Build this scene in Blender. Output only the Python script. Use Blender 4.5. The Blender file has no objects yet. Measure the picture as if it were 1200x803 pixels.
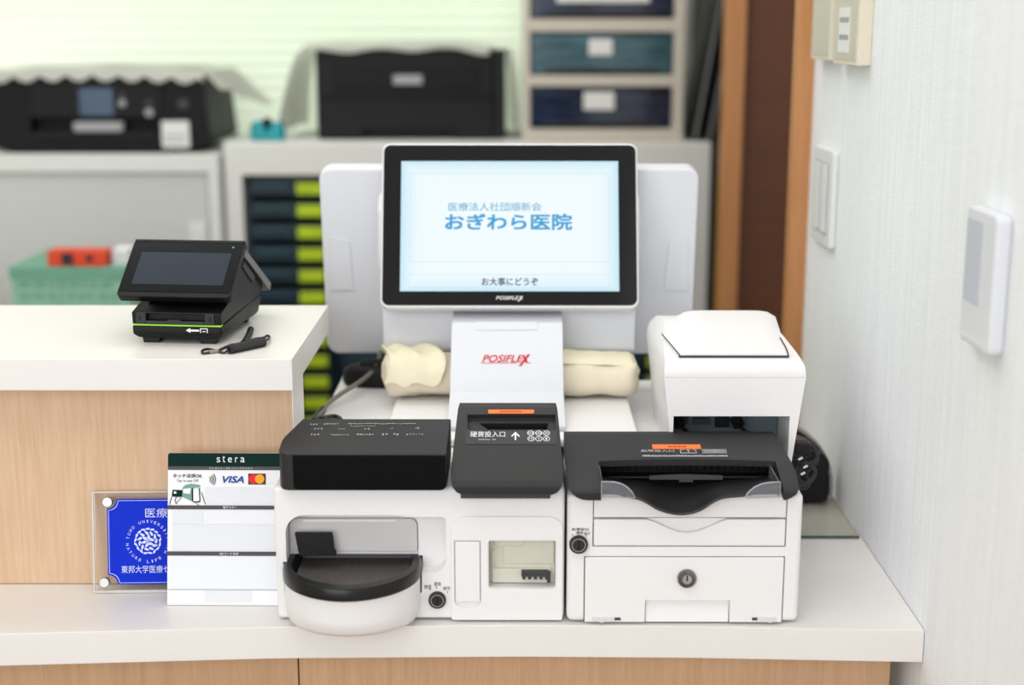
import bpy, bmesh, math, random
from mathutils import Vector, Matrix
random.seed(7)
COL = bpy.context.scene.collection
H = 0.49                      # camera height above the lower countertop (z = 0)
F = 50.0/36.0*1200.0
PITCH = math.radians(12.45)
YAW = math.radians(0.17)
FLOOR = -0.75

# ------------------------------------------------------------------ camera
cam_d = bpy.data.cameras.new('camera'); cam_d.lens = 50; cam_d.sensor_width = 36
cam = bpy.data.objects.new('camera', cam_d); COL.objects.link(cam)
cam.location = (0, 0, H); cam.rotation_euler = (math.pi/2-PITCH, 0, YAW)
cam_d.dof.use_dof = True; cam_d.dof.focus_distance = 1.25; cam_d.dof.aperture_fstop = 3.0
cam_d.clip_start = 0.02
bpy.context.scene.camera = cam
ROT = Matrix.Rotation(YAW, 3, 'Z') @ Matrix.Rotation(math.pi/2-PITCH, 3, 'X')
def at(px, py, Y=None, Z=None, X=None):
    """the point of the place seen at photo position (px, py) on a plane Y=, Z= or X="""
    d = ROT @ Vector(((px-600)/F, -(py-401.5)/F, -1))
    if Y is not None: t = Y/d.y
    elif Z is not None: t = (Z-H)/d.z
    else: t = X/d.x
    return Vector((0, 0, H)) + d*t
def R(x0, y0, x1, y1, Y):
    """x0,x1,z0,z1 of a photo rectangle on the plane Y"""
    a = at(x0, (y0+y1)/2, Y=Y); b = at(x1, (y0+y1)/2, Y=Y)
    c = at((x0+x1)/2, y0, Y=Y); d = at((x0+x1)/2, y1, Y=Y)
    return a.x, b.x, d.z, c.z

# ------------------------------------------------------------------ materials
def lin(c):
    f = lambda v: (v/12.92 if v <= .04045 else ((v+.055)/1.055)**2.4)
    return tuple(f(v/255.0) for v in c)
def newmat(name):
    m = bpy.data.materials.new(name); m.use_nodes = True
    nt = m.node_tree; return m, nt, nt.nodes['Principled BSDF']
def pm(name, rgb, rough=.5, metal=0., var=.04, scale=60., bump=0., spec=.5, coat=0., emit=0., trans=0., alpha=1., ior=1.45, stretch=None):
    m, nt, b = newmat(name); c = lin(rgb)
    tc = nt.nodes.new('ShaderNodeTexCoord'); mp = nt.nodes.new('ShaderNodeMapping')
    if stretch: mp.inputs['Scale'].default_value = stretch
    nz = nt.nodes.new('ShaderNodeTexNoise'); nz.inputs['Scale'].default_value = scale; nz.inputs['Detail'].default_value = 4
    nt.links.new(tc.outputs['Object'], mp.inputs[0]); nt.links.new(mp.outputs[0], nz.inputs['Vector'])
    rp = nt.nodes.new('ShaderNodeValToRGB')
    rp.color_ramp.elements[0].position = .3; rp.color_ramp.elements[1].position = .7
    rp.color_ramp.elements[0].color = tuple(max(0, v*(1-var)) for v in c)+(1,)
    rp.color_ramp.elements[1].color = tuple(min(1, v*(1+var)) for v in c)+(1,)
    nt.links.new(nz.outputs['Fac'], rp.inputs[0]); nt.links.new(rp.outputs[0], b.inputs['Base Color'])
    b.inputs['Roughness'].default_value = rough; b.inputs['Metallic'].default_value = metal
    b.inputs['Specular IOR Level'].default_value = spec; b.inputs['Coat Weight'].default_value = coat
    b.inputs['Transmission Weight'].default_value = trans; b.inputs['IOR'].default_value = ior
    b.inputs['Alpha'].default_value = alpha
    if emit: nt.links.new(rp.outputs[0], b.inputs['Emission Color']); b.inputs['Emission Strength'].default_value = emit
    if bump:
        bp = nt.nodes.new('ShaderNodeBump'); bp.inputs['Strength'].default_value = bump; bp.inputs['Distance'].default_value = .001
        nt.links.new(nz.outputs['Fac'], bp.inputs['Height']); nt.links.new(bp.outputs[0], b.inputs['Normal'])
    return m
def wood(name, rgb, dark, scale=1.0, vert=True):
    m, nt, b = newmat(name); c = lin(rgb); d = lin(dark)
    tc = nt.nodes.new('ShaderNodeTexCoord'); mp = nt.nodes.new('ShaderNodeMapping')
    mp.inputs['Scale'].default_value = (60*scale, 60*scale, 3.5*scale) if vert else (3.5*scale, 60*scale, 60*scale)
    n1 = nt.nodes.new('ShaderNodeTexNoise'); n1.inputs['Scale'].default_value = 4; n1.inputs['Detail'].default_value = 8; n1.inputs['Roughness'].default_value = .7
    n2 = nt.nodes.new('ShaderNodeTexNoise'); n2.inputs['Scale'].default_value = 5; n2.inputs['Detail'].default_value = 3
    nt.links.new(tc.outputs['Object'], mp.inputs[0]); nt.links.new(mp.outputs[0], n1.inputs['Vector']); nt.links.new(tc.outputs['Object'], n2.inputs['Vector'])
    mx = nt.nodes.new('ShaderNodeMath'); mx.operation = 'MULTIPLY_ADD'; mx.inputs[1].default_value = .35
    nt.links.new(n2.outputs['Fac'], mx.inputs[0]); nt.links.new(n1.outputs['Fac'], mx.inputs[2])
    rp = nt.nodes.new('ShaderNodeValToRGB'); rp.color_ramp.elements[0].position = .42; rp.color_ramp.elements[1].position = .92
    rp.color_ramp.elements[0].color = d+(1,); rp.color_ramp.elements[1].color = c+(1,)
    nt.links.new(mx.outputs[0], rp.inputs[0]); nt.links.new(rp.outputs[0], b.inputs['Base Color'])
    b.inputs['Roughness'].default_value = .45
    bp = nt.nodes.new('ShaderNodeBump'); bp.inputs['Strength'].default_value = .08; bp.inputs['Distance'].default_value = .001
    nt.links.new(n1.outputs['Fac'], bp.inputs['Height']); nt.links.new(bp.outputs[0], b.inputs['Normal'])
    return m
def wallpaper():
    m, nt, b = newmat('wallpaper_fabric')
    tc = nt.nodes.new('ShaderNodeTexCoord'); mp = nt.nodes.new('ShaderNodeMapping'); mp.inputs['Scale'].default_value = (150, 150, 3)
    n1 = nt.nodes.new('ShaderNodeTexNoise'); n1.inputs['Scale'].default_value = 2.2; n1.inputs['Detail'].default_value = 5
    mp2 = nt.nodes.new('ShaderNodeMapping'); mp2.inputs['Scale'].default_value = (60, 60, 900)
    n2 = nt.nodes.new('ShaderNodeTexNoise'); n2.inputs['Scale'].default_value = 1.0; n2.inputs['Detail'].default_value = 2
    for a, n in ((mp, n1), (mp2, n2)):
        nt.links.new(tc.outputs['Object'], a.inputs[0]); nt.links.new(a.outputs[0], n.inputs['Vector'])
    ad = nt.nodes.new('ShaderNodeMath'); ad.operation = 'MULTIPLY_ADD'; ad.inputs[1].default_value = .5
    nt.links.new(n2.outputs['Fac'], ad.inputs[0]); nt.links.new(n1.outputs['Fac'], ad.inputs[2])
    rp = nt.nodes.new('ShaderNodeValToRGB'); rp.color_ramp.elements[0].position = .45; rp.color_ramp.elements[1].position = 1.0
    rp.color_ramp.elements[0].color = lin((231, 233, 236))+(1,); rp.color_ramp.elements[1].color = lin((247, 248, 251))+(1,)
    nt.links.new(ad.outputs[0], rp.inputs[0]); nt.links.new(rp.outputs[0], b.inputs['Base Color'])
    bp = nt.nodes.new('ShaderNodeBump'); bp.inputs['Strength'].default_value = .5; bp.inputs['Distance'].default_value = .0008
    nt.links.new(ad.outputs[0], bp.inputs['Height']); nt.links.new(bp.outputs[0], b.inputs['Normal'])
    b.inputs['Roughness'].default_value = .85
    return m
def clear(name, tint=(255, 255, 255), gloss=.12, white=.06):
    """thin clear acrylic or glass: lets light straight through with a sheen"""
    m = bpy.data.materials.new(name); m.use_nodes = True; nt = m.node_tree; nt.nodes.clear()
    out = nt.nodes.new('ShaderNodeOutputMaterial'); tr = nt.nodes.new('ShaderNodeBsdfTransparent'); tr.inputs[0].default_value = lin(tint)+(1,)
    gl = nt.nodes.new('ShaderNodeBsdfGlossy'); gl.inputs['Roughness'].default_value = .05
    df = nt.nodes.new('ShaderNodeBsdfDiffuse'); df.inputs[0].default_value = (.9, .9, .92, 1)
    nz = nt.nodes.new('ShaderNodeTexNoise'); nz.inputs['Scale'].default_value = 30
    mm = nt.nodes.new('ShaderNodeMath'); mm.operation = 'MULTIPLY'; mm.inputs[1].default_value = white*2
    nt.links.new(nz.outputs['Fac'], mm.inputs[0])
    m1 = nt.nodes.new('ShaderNodeMixShader'); nt.links.new(mm.outputs[0], m1.inputs[0]); nt.links.new(tr.outputs[0], m1.inputs[1]); nt.links.new(df.outputs[0], m1.inputs[2])
    fr = nt.nodes.new('ShaderNodeLayerWeight'); fr.inputs[0].default_value = gloss
    m2 = nt.nodes.new('ShaderNodeMixShader'); nt.links.new(fr.outputs['Fresnel'], m2.inputs[0]); nt.links.new(m1.outputs[0], m2.inputs[1]); nt.links.new(gl.outputs[0], m2.inputs[2])
    nt.links.new(m2.outputs[0], out.inputs[0]); return m
def screen_mat(name, hw, hh, mid, edge, strength):
    """lit screen picture: pale centre, bluer towards the rim (object coordinates)"""
    m, nt, b = newmat(name)
    tc = nt.nodes.new('ShaderNodeTexCoord'); sp = nt.nodes.new('ShaderNodeSeparateXYZ'); nt.links.new(tc.outputs['Generated'], sp.inputs[0])
    def absd(o, e):
        s = nt.nodes.new('ShaderNodeMath'); s.operation = 'SUBTRACT'; s.inputs[1].default_value = .5; nt.links.new(o, s.inputs[0])
        a = nt.nodes.new('ShaderNodeMath'); a.operation = 'ABSOLUTE'; nt.links.new(s.outputs[0], a.inputs[0])
        p = nt.nodes.new('ShaderNodeMath'); p.operation = 'MULTIPLY'; p.inputs[1].default_value = 2; nt.links.new(a.outputs[0], p.inputs[0])
        q = nt.nodes.new('ShaderNodeMath'); q.operation = 'POWER'; q.inputs[1].default_value = e; nt.links.new(p.outputs[0], q.inputs[0]); return q.outputs[0]
    mx = nt.nodes.new('ShaderNodeMath'); mx.operation = 'MAXIMUM'
    nt.links.new(absd(sp.outputs['X'], 12), mx.inputs[0]); nt.links.new(absd(sp.outputs['Z'], 8), mx.inputs[1])
    rp = nt.nodes.new('ShaderNodeValToRGB'); rp.color_ramp.elements[0].color = lin(mid)+(1,); rp.color_ramp.elements[1].color = lin(edge)+(1,)
    nt.links.new(mx.outputs[0], rp.inputs[0]); nt.links.new(rp.outputs[0], b.inputs['Emission Color'])
    b.inputs['Emission Strength'].default_value = strength; b.inputs['Base Color'].default_value = (.01, .01, .01, 1); b.inputs['Roughness'].default_value = .3
    return m
def ink(name, rgb, emit=0., rough=.6):
    return pm(name, rgb, rough, var=.02, emit=emit)

M = dict(
 laminate=pm('white_laminate', (233, 229, 225), .32, var=.012, scale=9),
 laminate_edge=pm('warm_white_edging', (237, 231, 225), .42, var=.012, scale=9),
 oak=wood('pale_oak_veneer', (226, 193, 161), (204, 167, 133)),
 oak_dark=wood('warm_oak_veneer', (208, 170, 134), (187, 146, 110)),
 brown=wood('brown_door_veneer', (114, 68, 40), (90, 53, 31), .5, False),
 casing=wood('orange_wood_casing', (206, 146, 92), (182, 122, 72), .6),
 wall=wallpaper(),
 wall_plain=pm('painted_wall', (214, 222, 208), .9, var=.02, scale=8),
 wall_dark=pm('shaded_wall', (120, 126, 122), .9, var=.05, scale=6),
 floor=pm('vinyl_floor', (168, 148, 124), .5, var=.08, scale=12, stretch=(1, 12, 1)),
 ceil=pm('ceiling_board', (240, 240, 238), .9, var=.02, scale=30),
 white=pm('white_plastic', (240, 238, 238), .38, var=.008, bump=.02, scale=400),
 white2=pm('cool_white_plastic', (222, 223, 228), .42, var=.01, bump=.02, scale=400),
 grey_white=pm('pale_grey_plastic', (222, 221, 223), .5, var=.01),
 grey=pm('grey_plastic', (165, 165, 168), .45, var=.03),
 silver=pm('brushed_silver', (190, 188, 185), .3, .9, var=.05),
 chrome=pm('chrome', (205, 203, 200), .16, 1., var=.03),
 steel_dim=pm('dim_coin_steel', (212, 208, 206), .45, .1, var=.03, scale=20),
 groove=pm('dark_part_and_gap_shade', (70, 68, 70), .7),  # dark grey small parts; in gaps the shade is put into this colour
 black=pm('matte_black_plastic', (26, 26, 28), .5, var=.08, scale=700, bump=.05, spec=.3),
 lid=pm('charcoal_textured_plastic', (43, 42, 43), .5, var=.1, scale=900, bump=.08, spec=.3),
 panel_dark=pm('slate_label_film', (46, 48, 52), .4, var=.04, spec=.3),
 gloss=pm('gloss_black_plastic', (16, 16, 18), .12, var=.05, coat=.4),
 dish_floor=pm('dull_charcoal_tray', (96, 91, 90), .4, var=.14, scale=60, stretch=(6, 1, 1), spec=.5),
 gloss_front=pm('dark_gloss_window', (5, 5, 6), .2, var=.05, spec=.2),
 chrome_dark=pm('dark_chrome', (128, 122, 120), .14, 1., var=.1),
 gloss2=pm('smoked_gloss_black', (15, 14, 15), .28, var=.05, spec=.45),
 deep=pm('deep_black', (9, 9, 10), .6),
 bezel=pm('black_screen_glass', (20, 18, 18), .08, var=.05),
 term=pm('terminal_black', (13, 14, 15), .42, var=.08, scale=500, bump=.03, spec=.28),
 term_glass=pm('terminal_glass', (14, 17, 20), .15, var=.05, spec=.3),
 term_lcd=pm('terminal_dark_lcd', (42, 50, 60), .2, var=.04, scale=10, spec=.3),
 term_side=pm('terminal_grey_side', (120, 121, 118), .5, var=.05),
 lime=pm('lime_line', (150, 205, 60), .4, emit=.15),
 orange=pm('orange_label', (250, 120, 40), .5, var=.03),
 rubber=pm('black_cable_rubber', (28, 28, 29), .35, var=.1),
 cable=pm('grey_cable_rubber', (135, 131, 118), .5, var=.06),
 cream=pm('cream_cloth', (240, 229, 204), .9, var=.05, scale=40, bump=.35),
 cream2=pm('pale_cream_cloth', (243, 236, 206), .9, var=.05, scale=40, bump=.3),  # slightly paler cream for the loose folds
 lace=pm('white_lace_cloth', (246, 246, 240), .95, var=.05, scale=300, bump=.4),
 cab=pm('white_steel_cabinet', (226, 226, 222), .45, var=.01),
 cab_grey=pm('pale_grey_cabinet_door', (204, 205, 203), .5, var=.01),
 beige=pm('beige_drawer_frame', (205, 198, 184), .5, var=.02),
 tray=pm('dark_teal_tray', (22, 48, 60), .4, var=.08),
 tray_lip=pm('teal_tray_lip', (40, 72, 86), .35, var=.08),
 lime_label=pm('lime_label_card', (180, 205, 30), .6, var=.1, scale=60, emit=.05),
 navy=pm('smoky_blue_drawer', (34, 44, 66), .12, var=.7, scale=14, stretch=(1, 1, 6), coat=.3),
 aqua=pm('smoky_teal_drawer', (56, 92, 102), .12, var=.5, scale=14, stretch=(1, 1, 6), coat=.3),
 label_white=pm('white_label_card', (232, 232, 228), .6, var=.04),
 lcd_blue=pm('slate_blue_lcd', (62, 84, 108), .25, var=.04),
 mint=pm('mint_green_box', (140, 184, 164), .6, var=.14, scale=90, stretch=(.5, .5, 2)),
 mint_d=pm('mint_green_box_lid', (112, 165, 142), .6, var=.06),
 red=pm('red_orange_box', (226, 72, 38), .5, var=.04),
 navy_print=pm('dark_print', (60, 40, 48), .6),
 paper=pm('white_paper', (240, 240, 242), .7, var=.01),
 teal=pm('teal_plastic', (10, 150, 160), .3, var=.06, coat=.2),
 beige_ctrl=pm('cream_controller', (226, 216, 196), .5, var=.02),
 ctrl_panel=pm('cream_controller_panel', (208, 203, 186), .35, var=.03),
 ctrl_side=pm('tan_controller_edge', (218, 192, 170), .5, var=.02),
 lilac=pm('lilac_grey_display', (200, 203, 214), .3, var=.01),
 plate=pm('switch_plate_white', (226, 227, 226), .5, var=.01),
 blue=pm('royal_blue_film', (4, 44, 200), .35, var=.03, spec=.12),
 green_head=pm('dark_green_print', (0, 40, 36), .5, var=.02, spec=.1),
 bar=pm('grey_bar_print', (84, 80, 84), .5, var=.02, spec=.15),
 pale_block=pm('pale_print_block', (224, 226, 231), .55, var=.01, scale=300),
 pale_block2=pm('paler_print_block', (231, 232, 236), .55, var=.01, scale=300),
 mat_glass=clear('clear_desk_glass', (242, 242, 238), .04, .05),
 glass_edge=pm('green_glass_edge', (70, 92, 92), .2),
 acrylic=clear('clear_acrylic', (250, 250, 250), .06, .03),
 acrylic_edge=pm('acrylic_bright_edge', (246, 244, 240), .15, var=.05, scale=20, alpha=.55),
 guard=clear('clear_guard_plastic', (235, 235, 240), .2, .10),
 guard_edge=pm('guard_plastic_edge', (205, 205, 212), .2, alpha=.75),
 coin_in=pm('cream_coin_mechanism', (238, 234, 216), .5, var=.04, scale=50),
 black_door=pm('dark_folder', (34, 36, 38), .4, var=.1),
 grey_door=pm('folder_grey_edge', (128, 130, 130), .4, var=.06),
 smoky=pm('dark_glossy_acrylic', (136, 118, 104), .2, var=.6, scale=14, coat=.3),
 printer_black=pm('printer_black', (17, 17, 20), .5, var=.05, spec=.25),
 printer_black2=pm('printer_soft_black', (26, 26, 29), .5, var=.05, spec=.25),
 slate=pm('slate_recess', (104, 116, 124), .6, var=.05),
 i_white=ink('white_ink', (240, 240, 240)), i_grey=ink('grey_ink', (170, 172, 176)), i_black=ink('black_ink', (40, 32, 34)),
 i_red=ink('red_ink', (214, 32, 52)), i_blue=ink('visa_blue_ink', (22, 62, 160)), i_mcred=ink('bright_red_ink', (225, 15, 25)),
 i_mcor=ink('amber_ink', (248, 160, 25)), i_mcbg=ink('charcoal_ink', (48, 36, 34)), i_pale=ink('pale_ink', (214, 222, 246)),
 i_mint=ink('mint_ink', (110, 160, 146)), i_orangetxt=ink('dark_orange_ink', (190, 70, 20)),
 s_cyan=ink('cyan_pixels', (0, 0, 0)), s_line=ink('line_pixels', (0, 0, 0)), s_navy=ink('navy_pixels', (0, 0, 0)),
)
for k, c, s in (('s_cyan', (36, 160, 216), .95), ('s_line', (188, 230, 236), .95), ('s_navy', (28, 44, 92), .95)):
    b = M[k].node_tree.nodes['Principled BSDF']
    for l in list(M[k].node_tree.links):
        if l.to_socket == b.inputs['Emission Color'] or l.to_socket == b.inputs['Base Color']: M[k].node_tree.links.remove(l)
    b.inputs['Base Color'].default_value = (.01, .01, .01, 1)
    b.inputs['Emission Color'].default_value = lin(c)+(1,); b.inputs['Emission Strength'].default_value = s
nt = M['lace'].node_tree; b = nt.nodes['Principled BSDF']; out = nt.nodes['Material Output']
tl_ = nt.nodes.new('ShaderNodeBsdfTranslucent'); tl_.inputs[0].default_value = (.9, .9, .86, 1); mxs = nt.nodes.new('ShaderNodeMixShader'); mxs.inputs[0].default_value = .65
nt.links.new(b.outputs[0], mxs.inputs[1]); nt.links.new(tl_.outputs[0], mxs.inputs[2]); nt.links.new(mxs.outputs[0], out.inputs[0])
M['s_cyan2'] = M['s_cyan'].copy(); M['s_cyan2'].name = 'pale_cyan_pixels'
M['s_cyan2'].node_tree.nodes['Principled BSDF'].inputs['Emission Color'].default_value = lin((96, 178, 208))+(1,)
M['screen'] = screen_mat('lit_screen', 1, 1, (238, 248, 253), (190, 228, 240), .98)

# ------------------------------------------------------------------ mesh helpers
def bev(bm, w, seg=3, ang=30):
    if w <= 0: return bm
    es = [e for e in bm.edges if len(e.link_faces) == 2 and e.calc_face_angle(0) > math.radians(ang)]
    if es: bmesh.ops.bevel(bm, geom=es, offset=w, segments=seg, profile=.5, affect='EDGES', clamp_overlap=True)
    return bm
def box(x0, x1, y0, y1, z0, z1, w=0, seg=3):
    bm = bmesh.new()
    vs = [bm.verts.new((x, y, z)) for z in (z0, z1) for x, y in ((x0, y0), (x1, y0), (x1, y1), (x0, y1))]
    for f in ((3, 2, 1, 0), (4, 5, 6, 7), (0, 1, 5, 4), (1, 2, 6, 5), (2, 3, 7, 6), (3, 0, 4, 7)): bm.faces.new([vs[i] for i in f])
    bmesh.ops.recalc_face_normals(bm, faces=bm.faces)
    return bev(bm, w, seg)
def prism(poly, a0, a1, axis, w=0, seg=3, ang=30):
    """extrude a 2D outline; axis x: (y,z), y: (x,z), z: (x,y)"""
    bm = bmesh.new()
    def P(u, v, a): return {'x': (a, u, v), 'y': (u, a, v), 'z': (u, v, a)}[axis]
    A = [bm.verts.new(P(u, v, a0)) for u, v in poly]; B = [bm.verts.new(P(u, v, a1)) for u, v in poly]
    n = len(poly); bm.faces.new(A); bm.faces.new(B)
    for i in range(n): bm.faces.new((A[i], A[(i+1) % n], B[(i+1) % n], B[i]))
    bmesh.ops.recalc_face_normals(bm, faces=bm.faces)
    return bev(bm, w, seg, ang)
def rrect(x0, x1, z0, z1, r, n=6, r2=None):
    """rounded rectangle; r bottom corners, r2 top corners"""
    r2 = r if r2 is None else r2; out = []
    for cx, cz, a, q in ((x1-r, z0+r, -90, r), (x1-r2, z1-r2, 0, r2), (x0+r2, z1-r2, 90, r2), (x0+r, z0+r, 180, r)):
        if q <= 0: out.append((cx, cz)); continue
        for i in range(n+1):
            t = math.radians(a+90*i/n); out.append((cx+q*math.cos(t), cz+q*math.sin(t)))
    return out
def circle(cx, cy, r, n=24, a0=0, a1=360): 
    m = n if a1-a0 >= 360 else n+1
    return [(cx+r*math.cos(math.radians(a0+(a1-a0)*i/n)), cy+r*math.sin(math.radians(a0+(a1-a0)*i/n))) for i in range(m)]
def ringpoly(cx, cy, r0, r1, a0, a1, n=14): return circle(cx, cy, r1, n, a0, a1)+circle(cx, cy, r0, n, a0, a1)[::-1]
def merge(*bms):
    out = bmesh.new()
    for b in bms:
        me = bpy.data.meshes.new('tmp'); b.to_mesh(me); out.from_mesh(me); bpy.data.meshes.remove(me); b.free()
    return out
def xf(bm, Mx): bm.transform(Mx); return bm
def loft(rings, cap0=True, cap1=True, closed=True):
    bm = bmesh.new(); V = [[bm.verts.new(p) for p in r] for r in rings]
    for a, b in zip(V, V[1:]):
        n = len(a)
        for i in range(n if closed else n-1): bm.faces.new((a[i], a[(i+1) % n], b[(i+1) % n], b[i]))
    if cap0: bm.faces.new(V[0][::-1])
    if cap1: bm.faces.new(V[-1])
    bmesh.ops.recalc_face_normals(bm, faces=bm.faces); return bm
def lathe(prof, c, axis='y', n=32):
    """prof: (radius, height along axis)"""
    rings = []
    for r, h in prof:
        rg = []
        for i in range(n):
            t = 2*math.pi*i/n; a, b = max(r, 1e-5)*math.cos(t), max(r, 1e-5)*math.sin(t)
            v = {'y': (a, h, b), 'z': (a, b, h), 'x': (h, a, b)}[axis]; rg.append((c[0]+v[0], c[1]+v[1], c[2]+v[2]))
        rings.append(rg)
    return loft(rings)
def smooth_path(pts, k=6):
    P = [Vector(p) for p in pts]; out = []
    for i in range(len(P)-1):
        p0 = P[max(i-1, 0)]; p1 = P[i]; p2 = P[i+1]; p3 = P[min(i+2, len(P)-1)]
        for j in range(k):
            t = j/k; out.append(.5*((2*p1)+(-p0+p2)*t+(2*p0-5*p1+4*p2-p3)*t*t+(-p0+3*p1-3*p2+p3)*t**3))
    out.append(P[-1]); return out
def tube(pts, r, n=8, k=6, smooth=True):
    P = smooth_path(pts, k) if smooth else [Vector(p) for p in pts]; rings = []; up = Vector((.13, .21, .97))
    for i, p in enumerate(P):
        t = (P[min(i+1, len(P)-1)]-P[max(i-1, 0)]).normalized()
        u = (up-t*up.dot(t)).normalized(); v = t.cross(u); up = u
        rings.append([p+r*(u*math.cos(2*math.pi*j/n)+v*math.sin(2*math.pi*j/n)) for j in range(n)])
    return loft(rings)
def boolean(bm, cut, op='DIFFERENCE'):
    obs = []
    for b in (bm, cut):
        me = bpy.data.meshes.new('tmp'); b.to_mesh(me); b.free(); o = bpy.data.objects.new('tmp', me); COL.objects.link(o); obs.append(o)
    md = obs[0].modifiers.new('b', 'BOOLEAN'); md.operation = op; md.object = obs[1]; md.solver = 'EXACT'
    bpy.context.view_layer.update(); dg = bpy.context.evaluated_depsgraph_get()
    me = bpy.data.meshes.new_from_object(obs[0].evaluated_get(dg)); out = bmesh.new(); out.from_mesh(me); bpy.data.meshes.remove(me)
    for o in obs:
        m = o.data; bpy.data.objects.remove(o); bpy.data.meshes.remove(m)
    bmesh.ops.dissolve_limit(out, angle_limit=.01, verts=out.verts, edges=out.edges)
    return out
ROOT = {}
def link(name, bm, mat, parent=None, sharp=34):
    me = bpy.data.meshes.new(name)
    if parent is not None: bm.transform(ROOT[parent.name])
    bmesh.ops.recalc_face_normals(bm, faces=bm.faces)
    bm.to_mesh(me); bm.free()
    me.polygons.foreach_set('use_smooth', [True]*len(me.polygons)); me.set_sharp_from_angle(angle=math.radians(sharp))
    for mt in (mat if isinstance(mat, (list, tuple)) else [mat]): me.materials.append(M[mt] if isinstance(mt, str) else mt)
    o = bpy.data.objects.new(name, me); COL.objects.link(o)
    if len(me.polygons) > 6: wn = o.modifiers.new('weighted_normals', 'WEIGHTED_NORMAL'); wn.keep_sharp = True; wn.weight = 60
    if parent is not None: o.parent = parent; ROOT[o.name] = ROOT[parent.name]
    else: ROOT[o.name] = Matrix.Identity(4)
    return o
def props(o, label=None, cat=None, group=None, kind=None):
    for k, v in (('label', label), ('category', cat), ('group', group), ('kind', kind)):
        if v: o[k] = v
    return o
def thing(name, label, cat, loc=(0, 0, 0), rotz=0, group=None):
    o = bpy.data.objects.new(name, None); COL.objects.link(o); o.empty_display_size = .02
    o.location = loc; o.rotation_euler = (0, 0, rotz)
    ROOT[o.name] = (Matrix.Translation(loc) @ Matrix.Rotation(rotz, 4, 'Z')).inverted()
    return props(o, label, cat, group)
def solo(name, bm, mat, label, cat, group=None):
    """a thing that is one mesh, its origin at its base"""
    xs = [v.co for v in bm.verts]; c = Vector(((min(v.x for v in xs)+max(v.x for v in xs))/2, (min(v.y for v in xs)+max(v.y for v in xs))/2, min(v.z for v in xs)))
    bm.transform(Matrix.Translation(-c)); o = link(name, bm, mat); o.location = c; ROOT[o.name] = Matrix.Translation(-c)
    return props(o, label, cat, group)
def struct(name, bm, mat): o = link(name, bm, mat); o['kind'] = 'structure'; return o
def frame(c, right=(1, 0, 0), up=(0, 0, 1)):
    r = Vector(right).normalized(); u = Vector(up).normalized(); n = r.cross(u).normalized()
    m = Matrix.Identity(4)
    for i in range(3): m[i][0], m[i][1], m[i][2], m[i][3] = r[i], u[i], n[i], c[i]
    return m
def flat(Fm, polys, z=.0003, t=.0002):
    """flat inked shapes lying on a face frame"""
    return merge(*[xf(prism(p, z-t, z, 'z'), Fm) for p in polys])
TXT = {}
def text_bm(body, bold=0., shear=0.):
    key = (body, bold, shear)
    if key not in TXT:
        c = bpy.data.curves.new('txt', 'FONT'); c.body = body; c.shear = shear; c.resolution_u = 3
        o = bpy.data.objects.new('txt', c); COL.objects.link(o); bpy.context.view_layer.update()
        TXT[key] = bpy.data.meshes.new_from_object(o.evaluated_get(bpy.context.evaluated_depsgraph_get()))
        bpy.data.objects.remove(o); bpy.data.curves.remove(c)
    bm = bmesh.new(); bm.from_mesh(TXT[key])
    if bold > 0:              # heavier strokes: shifted copies of the outline
        bm.free(); bm = bmesh.new()
        for i, (dx, dy) in enumerate(((1, 1), (-1, 1), (1, -1), (-1, -1), (0, 0))):
            n0 = len(bm.verts); bm.from_mesh(TXT[key]); bm.verts.ensure_lookup_table()
            for v in bm.verts[n0:]: v.co += Vector((dx*bold*.5, dy*bold*.5, i*.00001))
    return bm
def text(body, Fm, cx, cy, w, h, z=.0004, bold=0., shear=0., rot=0.):
    """lettering fitted into a w x h box centred at (cx, cy) on a face frame"""
    bm = text_bm(body, bold, shear); xs = [v.co.x for v in bm.verts]; ys = [v.co.y for v in bm.verts]
    sx = w/(max(xs)-min(xs)); sy = h/(max(ys)-min(ys)) if h else sx
    mx = Matrix.Translation((cx, cy, z)) @ Matrix.Rotation(rot, 4, 'Z') @ Matrix.Diagonal((sx, sy, 1, 1)) @ Matrix.Translation((-(min(xs)+max(xs))/2, -(min(ys)+max(ys))/2, 0))
    return xf(bm, Fm @ mx)

# ================================================================== the setting
WX = .3414                   # the right-hand wall
struct('floor', box(-2.2, 1.6, -1.2, 3.2, FLOOR-.05, FLOOR), 'floor')
struct('ceiling', box(-2.2, 1.6, -.2, 3.2, 1.75, 1.8), 'ceil')
struct('wall_right', box(WX, WX+.12, -1.2, 1.66, FLOOR, 1.75), 'wall')
struct('wall_back', merge(box(-2.2, 1.6, 3.0, 3.08, FLOOR, .24), box(.36, 1.6, 3.0, 3.08, .24, 1.75), box(-2.2, .36, 3.0, 3.08, 1.35, 1.75)), 'wall_dark')
struct('wall_left', box(-2.25, -2.2, -1.2, 3.2, FLOOR, 1.75), 'wall_plain')
struct('wall_passage', box(1.55, 1.6, 1.66, 3.0, FLOOR, 1.75), 'wall_plain')
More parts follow.
